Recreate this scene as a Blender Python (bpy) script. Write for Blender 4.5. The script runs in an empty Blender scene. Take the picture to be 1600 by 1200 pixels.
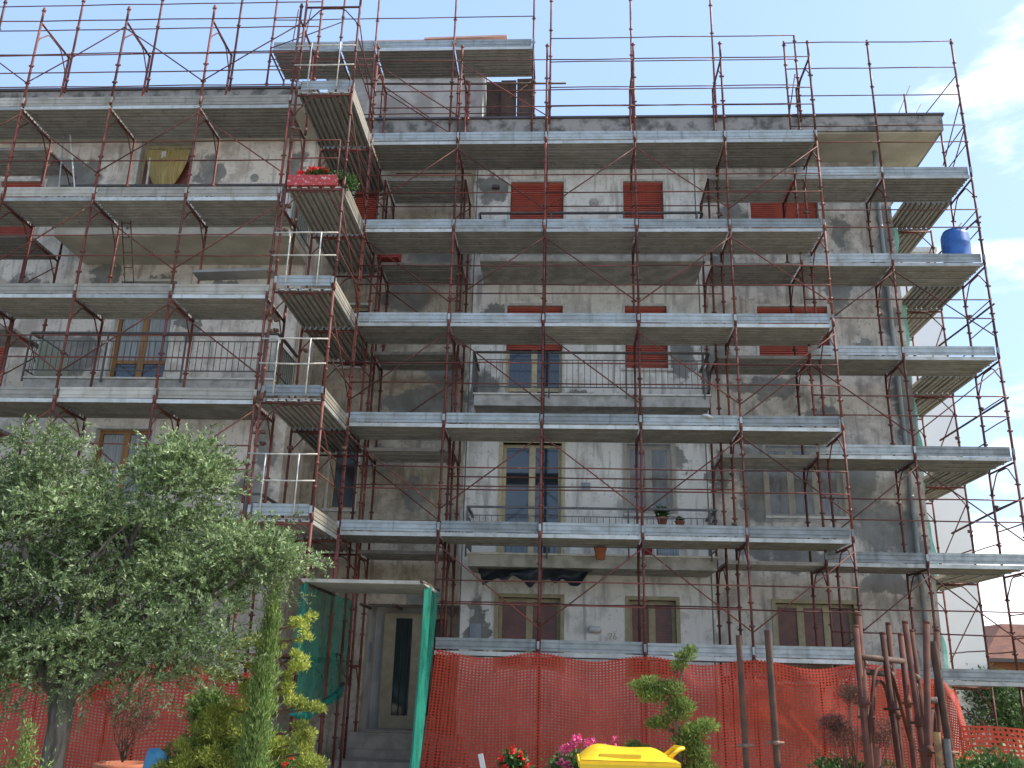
import bpy, math, random
import numpy as np
from mathutils import Vector, Matrix
R = math.radians
random.seed(7)
rng = np.random.default_rng(7)
S = bpy.context.scene
C = S.collection

# ------------------------------------------------------------------ camera, sky, sun, exposure
cam = bpy.data.cameras.new("camera")
camo = bpy.data.objects.new("camera", cam); C.objects.link(camo)
F_ = Vector((-0.05631235, 0.94850469, 0.31171744)); R_ = Vector((0.99838286, 0.05106194, 0.02498672)); U_ = Vector((-0.00778312, -0.31262041, 0.94984625))
M = Matrix((( R_.x, U_.x, -F_.x, 3.989), (R_.y, U_.y, -F_.y, -15.988), (R_.z, U_.z, -F_.z, 1.312), (0, 0, 0, 1)))
camo.matrix_world = M
cam.sensor_width = 36; cam.lens = 36*1418.3/1600
cam.clip_start = 0.1; cam.clip_end = 2000
S.camera = camo

SUN = Vector((0.80, 0.10, 0.95)).normalized()
el = math.asin(SUN.z); az = math.atan2(SUN.x, SUN.y)
w = bpy.data.worlds.new("World"); S.world = w; w.use_nodes = True
nt = w.node_tree; nt.nodes.clear()
def N(nt, t, **k):
    n = nt.nodes.new(t)
    for a, b in k.items():
        if a in ('inp',):
            for i, v in b.items(): n.inputs[i].default_value = v
        else: setattr(n, a, b)
    return n
def L(nt, a, b): nt.links.new(a, b)
sky = N(nt, 'ShaderNodeTexSky', sky_type='NISHITA'); sky.sun_disc = False
sky.sun_elevation = el; sky.sun_rotation = az; sky.air_density = 1.0; sky.dust_density = 1.6; sky.ozone_density = 1.2
tc = N(nt, 'ShaderNodeTexCoord')
sep = N(nt, 'ShaderNodeSeparateXYZ'); L(nt, tc.outputs['Generated'], sep.inputs[0])
no = N(nt, 'ShaderNodeTexNoise', inp={'Scale': 3.2, 'Detail': 7.0, 'Roughness': 0.58})
mp = N(nt, 'ShaderNodeMapping'); mp.inputs['Scale'].default_value = (1, 1, 2.6); mp.inputs['Location'].default_value = (0.35, 0.2, 0.1)
L(nt, tc.outputs['Generated'], mp.inputs[0]); L(nt, mp.outputs[0], no.inputs['Vector'])
# clouds thicken toward +X (to the right of the building) and toward the horizon
mx = N(nt, 'ShaderNodeMapRange', inp={1: 0.15, 2: 0.55, 3: -0.10, 4: 0.13}); L(nt, sep.outputs[0], mx.inputs[0])
mz = N(nt, 'ShaderNodeMapRange', inp={1: 0.05, 2: 0.62, 3: 0.05, 4: -0.05}); L(nt, sep.outputs[2], mz.inputs[0])
ad = N(nt, 'ShaderNodeMath', operation='ADD'); L(nt, no.outputs[0], ad.inputs[0]); L(nt, mx.outputs[0], ad.inputs[1])
ad2 = N(nt, 'ShaderNodeMath', operation='ADD'); L(nt, ad.outputs[0], ad2.inputs[0]); L(nt, mz.outputs[0], ad2.inputs[1])
cr = N(nt, 'ShaderNodeMapRange', interpolation_type='SMOOTHSTEP', inp={1: 0.51, 2: 0.70, 3: 0.0, 4: 0.9}); L(nt, ad2.outputs[0], cr.inputs[0])
mix = N(nt, 'ShaderNodeMix', data_type='RGBA'); L(nt, cr.outputs[0], mix.inputs[0])
veil = N(nt, 'ShaderNodeMix', data_type='RGBA', inp={0: 0.40}); L(nt, sky.outputs[0], veil.inputs[6]); veil.inputs[7].default_value = (4.0, 5.9, 9.3, 1)
L(nt, veil.outputs[2], mix.inputs[6]); mix.inputs[7].default_value = (11.0, 11.0, 11.3, 1)
bg = N(nt, 'ShaderNodeBackground', inp={'Strength': 0.10}); L(nt, mix.outputs[2], bg.inputs[0])
ow = N(nt, 'ShaderNodeOutputWorld'); L(nt, bg.outputs[0], ow.inputs[0])

sl = bpy.data.lights.new("sun", 'SUN'); sl.energy = 3.2; sl.angle = R(0.6); sl.color = (1.0, 0.94, 0.85)
so = bpy.data.objects.new("sun", sl); C.objects.link(so); so.location = (30, 0, 40)
so.rotation_euler = (-SUN).to_track_quat('-Z', 'Y').to_euler()
S.view_settings.view_transform = 'Standard'; S.view_settings.look = 'None'; S.view_settings.exposure = 1.08; S.view_settings.gamma = 1.0
S.render.engine = 'CYCLES'
S.cycles.max_bounces = 8; S.cycles.transparent_max_bounces = 24

# ------------------------------------------------------------------ materials
def new_mat(name, base, rough=0.7, metal=0.0, var=0.0, spec=0.4):
    m = bpy.data.materials.new(name); m.use_nodes = True
    b = m.node_tree.nodes['Principled BSDF']
    b.inputs['Base Color'].default_value = (*base, 1); b.inputs['Roughness'].default_value = rough
    b.inputs['Metallic'].default_value = metal; b.inputs['Specular IOR Level'].default_value = spec
    return m
def nm(m): return m.node_tree, m.node_tree.nodes['Principled BSDF']
def noise(nt, scale, detail=4, rough=.55, stretch=None, coord='Object'):
    t = N(nt, 'ShaderNodeTexCoord'); n = N(nt, 'ShaderNodeTexNoise', inp={'Scale': scale, 'Detail': detail, 'Roughness': rough})
    if stretch:
        mp = N(nt, 'ShaderNodeMapping'); mp.inputs['Scale'].default_value = stretch
        L(nt, t.outputs[coord], mp.inputs[0]); L(nt, mp.outputs[0], n.inputs['Vector'])
    else: L(nt, t.outputs[coord], n.inputs['Vector'])
    return n.outputs[0]
def rampf(nt, f, a, b, lo=0.0, hi=1.0):
    r = N(nt, 'ShaderNodeMapRange', interpolation_type='SMOOTHSTEP', inp={1: a, 2: b, 3: lo, 4: hi}); L(nt, f, r.inputs[0]); return r.outputs[0]
def mixc(nt, f, a, b, blend='MIX'):
    m = N(nt, 'ShaderNodeMix', data_type='RGBA', blend_type=blend)
    if isinstance(f, (int, float)): m.inputs[0].default_value = f
    else: L(nt, f, m.inputs[0])
    for i, v in ((6, a), (7, b)):
        if isinstance(v, tuple): m.inputs[i].default_value = (*v, 1)
        else: L(nt, v, m.inputs[i])
    return m.outputs[2]
def math_(nt, op, a, b=0.0):
    m = N(nt, 'ShaderNodeMath', operation=op)
    for i, v in ((0, a), (1, b)):
        if isinstance(v, (int, float)): m.inputs[i].default_value = v
        else: L(nt, v, m.inputs[i])
    return m.outputs[0]
def bump(nt, b, h, st=.3, dist=.01):
    bn = N(nt, 'ShaderNodeBump', inp={'Strength': st, 'Distance': dist}); L(nt, h, bn.inputs['Height']); L(nt, bn.outputs[0], b.inputs['Normal'])
def two_tone(name, a, b, scale=6, rough=.7, metal=0, detail=5, lo=.38, hi=.62, stretch=None, rnd=0.0, spec=.4, bmp=0.0, coord='Object'):
    m = new_mat(name, a, rough, metal, spec=spec); nt, p = nm(m)
    n = noise(nt, scale, detail, .6, stretch, coord)
    c = mixc(nt, rampf(nt, n, lo, hi), a, b)
    if rnd:
        oi = N(nt, 'ShaderNodeObjectInfo'); f = N(nt, 'ShaderNodeMapRange', inp={1: 0, 2: 1, 3: 1-rnd, 4: 1+rnd}); L(nt, oi.outputs['Random'], f.inputs[0])
        h = N(nt, 'ShaderNodeHueSaturation'); L(nt, f.outputs[0], h.inputs['Value']); L(nt, c, h.inputs['Color']); c = h.outputs[0]
    L(nt, c, p.inputs['Base Color'])
    if bmp: bump(nt, p, n, bmp)
    return m

def red_paint():
    m = new_mat('red_scaffold_paint', (0.3, .07, .05), .55, 0); nt, p = nm(m)
    oi = N(nt, 'ShaderNodeObjectInfo')
    t = N(nt, 'ShaderNodeTexCoord'); va = N(nt, 'ShaderNodeVectorMath', operation='ADD'); L(nt, t.outputs['Object'], va.inputs[0])
    sc = N(nt, 'ShaderNodeVectorMath', operation='SCALE', inp={'Scale': 37.0}); L(nt, oi.outputs['Random'], sc.inputs[0]); L(nt, sc.outputs[0], va.inputs[1])
    n1 = N(nt, 'ShaderNodeTexNoise', inp={'Scale': 3.0, 'Detail': 5.0}); L(nt, va.outputs[0], n1.inputs['Vector'])
    n2 = N(nt, 'ShaderNodeTexNoise', inp={'Scale': 9.0, 'Detail': 6.0, 'Roughness': .7}); L(nt, va.outputs[0], n2.inputs['Vector'])
    c = mixc(nt, rampf(nt, n1.outputs[0], .35, .65), (0.175, .042, .030), (0.105, .040, .030))
    c = mixc(nt, rampf(nt, n2.outputs[0], .58, .66), c, (0.24, .09, .045))
    c = mixc(nt, rampf(nt, n2.outputs[0], .675, .70), c, (0.50, .42, .35))
    h = N(nt, 'ShaderNodeHueSaturation'); f = N(nt, 'ShaderNodeMapRange', inp={1: 0, 2: 1, 3: .5, 4: 1.2}); L(nt, oi.outputs['Random'], f.inputs[0]); L(nt, f.outputs[0], h.inputs['Value']); L(nt, c, h.inputs['Color'])
    L(nt, h.outputs[0], p.inputs['Base Color']); L(nt, rampf(nt, n1.outputs[0], .3, .7, .5, .8), p.inputs['Roughness'])
    return m
def galv(name, a, b, metal=.55, rough=.45, stain=None):
    m = new_mat(name, a, rough, metal); nt, p = nm(m)
    oi = N(nt, 'ShaderNodeObjectInfo')
    t = N(nt, 'ShaderNodeTexCoord'); va = N(nt, 'ShaderNodeVectorMath', operation='ADD'); L(nt, t.outputs['Object'], va.inputs[0])
    sc = N(nt, 'ShaderNodeVectorMath', operation='SCALE', inp={'Scale': 53.0}); L(nt, oi.outputs['Random'], sc.inputs[0]); L(nt, sc.outputs[0], va.inputs[1])
    mp = N(nt, 'ShaderNodeMapping'); mp.inputs['Scale'].default_value = (1, 1, 1.3); L(nt, va.outputs[0], mp.inputs[0])
    n1 = N(nt, 'ShaderNodeTexNoise', inp={'Scale': 3.5, 'Detail': 6.0, 'Roughness': .65}); L(nt, mp.outputs[0], n1.inputs['Vector'])
    mp2 = N(nt, 'ShaderNodeMapping'); mp2.inputs['Scale'].default_value = (7, 7, .5); L(nt, va.outputs[0], mp2.inputs[0])
    n2 = N(nt, 'ShaderNodeTexNoise', inp={'Scale': 1.2, 'Detail': 3.0}); L(nt, mp2.outputs[0], n2.inputs['Vector'])
    c = mixc(nt, rampf(nt, n1.outputs[0], .35, .68), a, b)
    c = mixc(nt, rampf(nt, n2.outputs[0], .58, .72, 0, .55), c, tuple(x*.62 for x in b))
    if stain: c = mixc(nt, rampf(nt, n1.outputs[0], .64, .72, 0, .7), c, stain)
    h = N(nt, 'ShaderNodeHueSaturation'); f = N(nt, 'ShaderNodeMapRange', inp={1: 0, 2: 1, 3: .62, 4: 1.15}); L(nt, oi.outputs['Random'], f.inputs[0]); L(nt, f.outputs[0], h.inputs['Value']); L(nt, c, h.inputs['Color'])
    L(nt, h.outputs[0], p.inputs['Base Color']); L(nt, rampf(nt, n1.outputs[0], .3, .7, rough-.12, rough+.2), p.inputs['Roughness'])
    return m
RED = red_paint()
GALV = galv('galvanised_steel', (.37, .40, .395), (.27, .29, .28), metal=.3)
GALVW = galv('weathered_warm_steel', (.43, .40, .335), (.32, .295, .24), metal=.12, stain=(.42, .33, .14))
DECK = galv('grimy_deck_steel', (.34, .33, .31), (.26, .255, .235), metal=.12, rough=.65, stain=(.33, .25, .17))
DECKE = galv('deck_lip_steel', (.52, .52, .48), (.40, .41, .38), metal=.4, rough=.5)
COUP = two_tone('rusty_coupler', (.10, .07, .06), (.22, .12, .08), 20, .6, .3, rnd=.3)
CREAMT = two_tone('cream_painted_tube', (.62, .60, .52), (.45, .42, .36), 8, .5, rnd=.1)

def wall_mat(name, zones, patches, darks=()):
    """zones: list of (x_limit, base, stained) blended along X; patches: cement repairs (x,z,rx,rz)"""
    m = new_mat(name, (.5, .5, .5), .9, 0, spec=.15); nt, p = nm(m)
    t = N(nt, 'ShaderNodeTexCoord'); P = t.outputs['Object']
    sp = N(nt, 'ShaderNodeSeparateXYZ'); L(nt, P, sp.inputs[0])
    nz = N(nt, 'ShaderNodeTexNoise', inp={'Scale': 2.2, 'Detail': 6.0, 'Roughness': .62}); L(nt, P, nz.inputs['Vector'])
    nf = N(nt, 'ShaderNodeTexNoise', inp={'Scale': 9.0, 'Detail': 8.0, 'Roughness': .7}); L(nt, P, nf.inputs['Vector'])
    mp = N(nt, 'ShaderNodeMapping'); mp.inputs['Scale'].default_value = (5, 5, .55); L(nt, P, mp.inputs[0])
    ns = N(nt, 'ShaderNodeTexNoise', inp={'Scale': 1.6, 'Detail': 5.0}); L(nt, mp.outputs[0], ns.inputs['Vector'])
    nl = N(nt, 'ShaderNodeTexNoise', inp={'Scale': .9, 'Detail': 7.0, 'Roughness': .6}); L(nt, P, nl.inputs['Vector'])
    nw = math_(nt, 'ADD', math_(nt, 'MULTIPLY', nz.outputs[0], .35), sp.outputs[0])
    cur = None
    for k, (xl, base, st, amt, flake) in enumerate(zones):
        c = mixc(nt, rampf(nt, nz.outputs[0], .5-amt, .64, 0, 1), base, st)
        c = mixc(nt, rampf(nt, ns.outputs[0], .52, .70, 0, .75), c, tuple(x*.62 for x in st))
        c = mixc(nt, rampf(nt, nf.outputs[0], .56+flake, .60+flake, 0, .55), c, tuple(x*.7 for x in st))
        if cur is None: cur = c
        else:
            cur = mixc(nt, rampf(nt, nw, zones[k-1][0]+.15, zones[k-1][0]+.21), cur, c)
    # cement patches
    dn = N(nt, 'ShaderNodeVectorMath', operation='SCALE', inp={'Scale': .9})
    nc = N(nt, 'ShaderNodeTexNoise', inp={'Scale': 3.4, 'Detail': 5.0, 'Roughness': .6}); L(nt, P, nc.inputs['Vector'])
    sb = N(nt, 'ShaderNodeVectorMath', operation='SUBTRACT'); L(nt, nc.outputs['Color'], sb.inputs[0]); sb.inputs[1].default_value = (.5, .5, .5)
    L(nt, sb.outputs[0], dn.inputs[0])
    PD = N(nt, 'ShaderNodeVectorMath', operation='ADD'); L(nt, P, PD.inputs[0]); L(nt, dn.outputs[0], PD.inputs[1])
    acc = None
    for (x, z, rx, rz) in patches:
        a = N(nt, 'ShaderNodeVectorMath', operation='SUBTRACT'); L(nt, PD.outputs[0], a.inputs[0]); a.inputs[1].default_value = (x, 0, z)
        b = N(nt, 'ShaderNodeVectorMath', operation='MULTIPLY'); L(nt, a.outputs[0], b.inputs[0]); b.inputs[1].default_value = (1/rx, 0, 1/rz)
        l = N(nt, 'ShaderNodeVectorMath', operation='LENGTH'); L(nt, b.outputs[0], l.inputs[0])
        acc = l.outputs['Value'] if acc is None else math_(nt, 'MINIMUM', acc, l.outputs['Value'])
    if acc is not None:
        f = rampf(nt, acc, .80, 1.08, 1, 0)
        f = math_(nt, 'MULTIPLY', f, rampf(nt, nl.outputs[0], .25, .55, .7, .95))
        pc = mixc(nt, rampf(nt, nz.outputs[0], .35, .65), (.24, .235, .21), (.165, .165, .15))
        cur = mixc(nt, f, cur, pc)
    L(nt, cur, p.inputs['Base Color'])
    bump(nt, p, nf.outputs[0], .35, .012)
    return m
mainp = [(2.35, 12.05, .42, .38), (1.2, 10.3, .7, .45), (.5, 9.4, .6, .5), (1.5, 7.6, .5, .45), (.9, 6.9, .9, .35), (.95, 5.0, .30, .38), (.2, 5.7, .4, .3),
         (2.3, 7.1, .35, .5), (2.5, 8.9, .25, .3), (4.2, 6.95, .5, .30), (6.45, 7.9, .35, .5), (7.3, 8.1, .35, .5), (6.3, 5.75, .22, .28), (7.7, 11.4, .3, .5),
         (10.0, 10.9, .25, .45), (9.9, 9.6, .30, .6), (10.3, 8.2, .2, .35), (8.2, 7.3, .9, .22), (9.3, 6.75, .5, .2), (10.9, 9.0, .2, .7), (8.0, 5.3, .5, .9), (9.9, 5.3, .45, .8),
         (10.4, 4.4, .7, .5), (10.9, 3.9, .3, .5), (8.2, 4.0, .8, .30), (10.3, 3.3, .6, .25), (1.2, 2.9, .3, .3), (2.35, 2.3, .2, .6), (9.2, 3.7, 1.1, .22), (7.2, 5.5, .2, .4), (11.1, 6.9, .3, 1.0), (11.1, 11.0, .2, .7), (8.3, 10.9, .3, .35), (7.5, 10.2, .3, .3), (8.6, 6.3, .5, .25)]
WALL = wall_mat('patched_plaster', [(1.95, (.48, .425, .33), (.30, .255, .19), .10, .0), (7.0, (.74, .71, .635), (.55, .52, .455), .02, .02), (99, (.60, .54, .455), (.36, .325, .275), .08, .0)], mainp)
lwp = [(-3.72, 11.75, .30, .5), (-4.5, 9.0, .42, .3), (-3.1, 8.95, .38, .25), (-1.85, 5.6, .22, .5), (-6.1, 7.5, .7, .5), (-1.8, 11.6, .2, .6), (-3.7, 8.0, .22, .35), (-7.3, 8.9, .6, .3), (-6.9, 11.6, .8, .5), (-4.6, 5.2, .25, .3), (-5.6, 9.2, .4, .3), (-2.0, 4.6, .4, .5)]
LWALL = wall_mat('worn_cream_plaster', [(99, (.73, .66, .565), (.50, .44, .365), .05, .0)], lwp)
CONC = two_tone('balcony_concrete', (.42, .40, .36), (.28, .27, .235), 3.5, .9, rnd=0, bmp=.2, spec=.15)
SOFF = two_tone('soffit_plaster', (.50, .47, .38), (.40, .37, .30), 1.6, .92, spec=.1)
CORN = two_tone('stained_cornice_concrete', (.30, .28, .25), (.105, .10, .09), 3.2, .93, lo=.42, hi=.66, spec=.1, bmp=.3)
GUTT = new_mat('dark_gutter', (.09, .075, .075), .5, .3)
SEAM = new_mat('dark_plaster_joint', (.16, .15, .13), .95)  # dark tone of the vertical plaster joint strips
TRIM = two_tone('pale_stone_trim', (.60, .58, .52), (.47, .45, .39), 7, .6)
FRAMEC = two_tone('cream_window_frame', (.52, .44, .27), (.42, .35, .21), 9, .5)
FRAMEW = two_tone('varnished_wood_frame', (.33, .165, .05), (.25, .12, .04), 8, .45, stretch=(1, 1, .2))
FRAMEO = two_tone('olive_window_frame', (.36, .30, .165), (.29, .245, .135), 8, .5)
SHUT = two_tone('red_roller_shutter', (.40, .075, .04), (.32, .06, .035), 4, .55)
BLIND = two_tone('dark_red_blind', (.17, .055, .032), (.11, .035, .022), 4, .35, spec=.5)
GLASS = new_mat('window_glass', (.02, .027, .033), .06, 0, spec=.9)
DARKG = new_mat('dim_glass', (.03, .03, .03), .22, 0, spec=.5)
CURT = two_tone('net_curtain', (.36, .38, .37), (.24, .26, .26), 5, .9, stretch=(12, 1, .4), lo=.4, hi=.6)
YCURT = two_tone('mustard_curtain', (.42, .33, .13), (.28, .21, .08), 6, .9, stretch=(10, 1, .5))
def film():
    m = new_mat('plastic_film', (.40, .38, .33), .28, 0, spec=.5); nt, p = nm(m); n = noise(nt, 5, 5, .6, (3, 1, 1)); p.inputs['Alpha'].default_value = .42
    L(nt, mixc(nt, rampf(nt, n, .4, .6), (.44, .42, .37), (.30, .29, .27)), p.inputs['Base Color']); bump(nt, p, n, .7, .02); return m
FILM = film()
IRON = two_tone('grey_iron_railing', (.085, .085, .085), (.13, .12, .11), 12, .55, .3)
BARRELB = two_tone('blue_barrel_plastic', (.03, .11, .34), (.045, .15, .42), 5, .42)
WOOD = two_tone('pinkish_new_timber', (.72, .42, .33), (.60, .33, .25), 7, .7, stretch=(.4, 6, 6))
TERRA = two_tone('terracotta', (.42, .14, .07), (.32, .11, .06), 9, .8)
YEL = two_tone('yellow_bin_plastic', (.78, .50, .02), (.62, .38, .03), 9, .4, lo=.5, hi=.75)
PIPE = two_tone('grey_downpipe', (.29, .32, .34), (.22, .25, .265), 3, .5, .2)
TARP = two_tone('black_sheeting', (.018, .022, .028), (.035, .04, .05), 5, .5, bmp=.5)
WHITEB = two_tone('white_render', (.84, .83, .80), (.80, .79, .76), .4, .9, spec=.1)
ORANGEB = two_tone('orange_render', (.28, .11, .055), (.22, .09, .045), 1, .9)
PAVE = two_tone('pale_paving', (.46, .44, .41), (.36, .35, .32), 4, .85, bmp=.1)
SOIL = two_tone('dry_soil_and_grass', (.24, .20, .13), (.13, .14, .06), 1.5, .95, bmp=.5)
ASPH = two_tone('pale_gravel', (.40, .36, .30), (.30, .275, .23), 8, .9)
BARK = two_tone('olive_bark', (.16, .14, .12), (.07, .062, .052), 14, .95, stretch=(1, 1, .25), bmp=.8)
BARK2 = two_tone('conifer_bark', (.16, .10, .07), (.09, .06, .04), 14, .95, bmp=.6)
RR = two_tone('dull_red_rust', (.070, .028, .022), (.11, .044, .028), 7, .75, rnd=.25, spec=.2)
RUSTT = two_tone('rusty_tube', (.06, .038, .030), (.10, .052, .032), 10, .7, .2, rnd=.25)
WHITEP = two_tone('white_plastic', (.62, .62, .6), (.5, .5, .48), 6, .5)
BLUEP = two_tone('light_blue_plastic', (.07, .30, .55), (.05, .22, .42), 5, .45)
ROADR = new_mat('red_flower_box_paint', (.36, .045, .035), .5)
def tiles():
    m = new_mat('roof_tiles', (.3, .1, .05), .85); nt, p = nm(m)
    t = N(nt, 'ShaderNodeTexCoord'); wv = N(nt, 'ShaderNodeTexWave', wave_type='BANDS', bands_direction='Z', inp={'Scale': 3.0, 'Distortion': .6}); L(nt, t.outputs['Object'], wv.inputs[0])
    n = noise(nt, 3, 5); c = mixc(nt, rampf(nt, n, .35, .65), (.16, .062, .035), (.10, .040, .026)); c = mixc(nt, rampf(nt, wv.outputs[0], .1, .4, .5, 0), c, (.10, .05, .04)); L(nt, c, p.inputs['Base Color']); return m
TILES = tiles()
def leafmat(name, a, b, c, rough=.5, sub=.15, dead=0):
    m = new_mat(name, a, rough, spec=.35); nt, p = nm(m)
    g = N(nt, 'ShaderNodeNewGeometry')
    r = N(nt, 'ShaderNodeValToRGB'); e = r.color_ramp.elements; e[0].position = 0; e[0].color = (*a, 1); e[1].position = 1; e[1].color = (*c, 1); x = e.new(.5); x.color = (*b, 1)
    L(nt, g.outputs['Random Per Island'], r.inputs[0])
    n = noise(nt, 1.3, 3); h = N(nt, 'ShaderNodeHueSaturation'); L(nt, rampf(nt, n, .3, .7, .7, 1.2), h.inputs['Value']); L(nt, r.outputs[0], h.inputs['Color'])
    L(nt, h.outputs[0], p.inputs['Base Color'])
    tr = N(nt, 'ShaderNodeBsdfTranslucent'); L(nt, h.outputs[0], tr.inputs[0])
    ms = N(nt, 'ShaderNodeMixShader', inp={0: sub}); L(nt, p.outputs[0], ms.inputs[1]); L(nt, tr.outputs[0], ms.inputs[2])
    L(nt, ms.outputs[0], nt.nodes['Material Output'].inputs['Surface']); return m
OLIVE = leafmat('olive_leaves', (.085, .14, .04), (.16, .235, .085), (.42, .50, .29), .5, .30)
JUNI = leafmat('juniper_green', (.085, .14, .03), (.17, .25, .055), (.32, .38, .10), .7, .2)
GOLD = leafmat('golden_juniper', (.18, .24, .04), (.32, .37, .07), (.52, .53, .12), .7, .25)
COLM = leafmat('column_cypress_green', (.10, .17, .04), (.17, .27, .07), (.28, .37, .11), .7, .22)
DKGR = leafmat('geranium_leaves', (.035, .075, .02), (.06, .13, .03), (.11, .20, .05), .6, .2)
DRY = leafmat('dried_foliage', (.07, .035, .025), (.12, .06, .045), (.16, .09, .06), .8, .1)
PETR = leafmat('red_petals', (.45, .01, .012), (.62, .015, .02), (.75, .04, .03), .6, .2)
PETP = leafmat('pink_petals', (.62, .05, .18), (.78, .10, .28), (.85, .25, .42), .6, .2)
FARG = leafmat('far_foliage', (.035, .07, .025), (.06, .11, .035), (.10, .16, .05), .8, .15)
def netmat(name, col, pitch, open_, rough=.6, extra=None):
    """plastic netting: real see-through holes from UV grid"""
    m = new_mat(name, col, rough, spec=.3); nt, p = nm(m)
    uv = N(nt, 'ShaderNodeUVMap'); s = N(nt, 'ShaderNodeSeparateXYZ'); L(nt, uv.outputs[0], s.inputs[0])
    hs = []
    for i, (pt, op) in enumerate(zip(pitch, open_)):
        a = math_(nt, 'DIVIDE', s.outputs[i], pt); fr = math_(nt, 'FRACT', a); hs.append(math_(nt, 'GREATER_THAN', math_(nt, 'ABSOLUTE', math_(nt, 'SUBTRACT', fr, .5)), op/2))
    solid = math_(nt, 'MAXIMUM', hs[0], hs[1])
    n = noise(nt, 1.6, 4); c = mixc(nt, rampf(nt, n, .35, .7), col, tuple(x*.8 for x in col)); L(nt, c, p.inputs['Base Color'])
    tr = N(nt, 'ShaderNodeBsdfTransparent'); tl = N(nt, 'ShaderNodeBsdfTranslucent'); L(nt, c, tl.inputs[0])
    m1 = N(nt, 'ShaderNodeMixShader', inp={0: .3}); L(nt, p.outputs[0], m1.inputs[1]); L(nt, tl.outputs[0], m1.inputs[2])
    ms = N(nt, 'ShaderNodeMixShader'); L(nt, solid, ms.inputs[0]); L(nt, tr.outputs[0], ms.inputs[1]); L(nt, m1.outputs[0], ms.inputs[2])
    L(nt, ms.outputs[0], nt.nodes['Material Output'].inputs['Surface']); return m
FENCE = netmat('red_barrier_mesh', (.58, .072, .036), (.058, .046), (.50, .50))
def greennet():
    m = new_mat('green_shade_net', (.02, .26, .16), .7, spec=.2); nt, p = nm(m); n = noise(nt, 2.2, 4, .55, (2, 2, .7)); 
    L(nt, mixc(nt, rampf(nt, n, .35, .65), (.014, .20, .14), (.008, .13, .095)), p.inputs['Base Color']); L(nt, rampf(nt, n, .3, .7, .80, .58), p.inputs['Alpha'])
    return m
GNET = greennet()
def frosted():
    m = new_mat('green_frosted_panel', (.34, .40, .35), .35, spec=.4); return m
FROST = frosted()

# ------------------------------------------------------------------ mesh helpers
class MB:
    def __init__(s): s.v = []; s.f = []; s.sm = []
    def add(s, vs, fs, smooth=False):
        o = len(s.v); s.v += [tuple(v) for v in vs]; s.f += [tuple(i+o for i in f) for f in fs]; s.sm += [smooth]*len(fs); return s
    def box(s, x0, y0, z0, x1, y1, z1):
        vs = [(x, y, z) for x in (x0, x1) for y in (y0, y1) for z in (z0, z1)]
        return s.add(vs, [(0, 1, 3, 2), (4, 6, 7, 5), (0, 4, 5, 1), (2, 3, 7, 6), (0, 2, 6, 4), (1, 5, 7, 3)])
    def obox(s, c, ax, ay, az):
        c = Vector(c); ax, ay, az = Vector(ax), Vector(ay), Vector(az)
        vs = [c+i*ax+j*ay+k*az for i in (-1, 1) for j in (-1, 1) for k in (-1, 1)]
        return s.add(vs, [(0, 1, 3, 2), (4, 6, 7, 5), (0, 4, 5, 1), (2, 3, 7, 6), (0, 2, 6, 4), (1, 5, 7, 3)])
    def path(s, pts, rad, n=8, caps=True):
        pts = [Vector(p) for p in pts]; rs = rad if isinstance(rad, (list, tuple)) else [rad]*len(pts)
        o = len(s.v); prev = None
        for i, p in enumerate(pts):
            d = (pts[min(i+1, len(pts)-1)]-pts[max(i-1, 0)]).normalized()
            if prev is None: a = d.orthogonal().normalized()
            else:
                a = (prev-d*prev.dot(d)).normalized()
            prev = a; b = d.cross(a)
            for k in range(n):
                t = 2*math.pi*k/n; s.v.append(tuple(p+rs[i]*(math.cos(t)*a+math.sin(t)*b)))
        for i in range(len(pts)-1):
            for k in range(n):
                s.f.append((o+i*n+k, o+i*n+(k+1) % n, o+(i+1)*n+(k+1) % n, o+(i+1)*n+k)); s.sm.append(True)
        if caps:
            s.f.append(tuple(o+k for k in range(n))[::-1]); s.sm.append(False)
            e = o+(len(pts)-1)*n; s.f.append(tuple(e+k for k in range(n))); s.sm.append(False)
        return s
    def tube(s, a, b, r=.0135, n=8): return s.path([a, b], r, n)
    def lathe(s, c, prof, n=20):
        o = len(s.v)
        for r, z in prof:
            for k in range(n): s.v.append((c[0]+r*math.cos(2*math.pi*k/n), c[1]+r*math.sin(2*math.pi*k/n), c[2]+z))
        for i in range(len(prof)-1):
            for k in range(n): s.f.append((o+i*n+k, o+i*n+(k+1) % n, o+(i+1)*n+(k+1) % n, o+(i+1)*n+k)); s.sm.append(True)
        s.f.append(tuple(o+k for k in range(n))[::-1]); s.sm.append(False)
        e = o+(len(prof)-1)*n; s.f.append(tuple(e+k for k in range(n))); s.sm.append(False); return s
    def extrude_x(s, prof, x0, x1):
        """open/closed profile of (y,z) swept along X"""
        n = len(prof); vs = [(x0, y, z) for y, z in prof]+[(x1, y, z) for y, z in prof]
        fs = [(i, (i+1) % n, n+(i+1) % n, n+i) for i in range(n)]+[tuple(range(n))[::-1], tuple(range(n, 2*n))]
        return s.add(vs, fs)
    def mesh(s, name, mat):
        me = bpy.data.meshes.new(name); me.from_pydata(s.v, [], s.f); me.polygons.foreach_set('use_smooth', s.sm); me.materials.append(mat); me.update(); return me
WP = {}
def place(o, parent=None, loc=None, world=None):
    """parent the object; world = where its local origin sits in the world"""
    C.objects.link(o)
    if parent is not None:
        o.parent = parent
        pw = WP.get(parent.name, Vector())
        if world is not None: o.location = Vector(world)-pw
        WP[o.name] = pw+Vector(o.location)
    else:
        if world is not None: o.location = world
        WP[o.name] = Vector(o.location)
    return o
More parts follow.
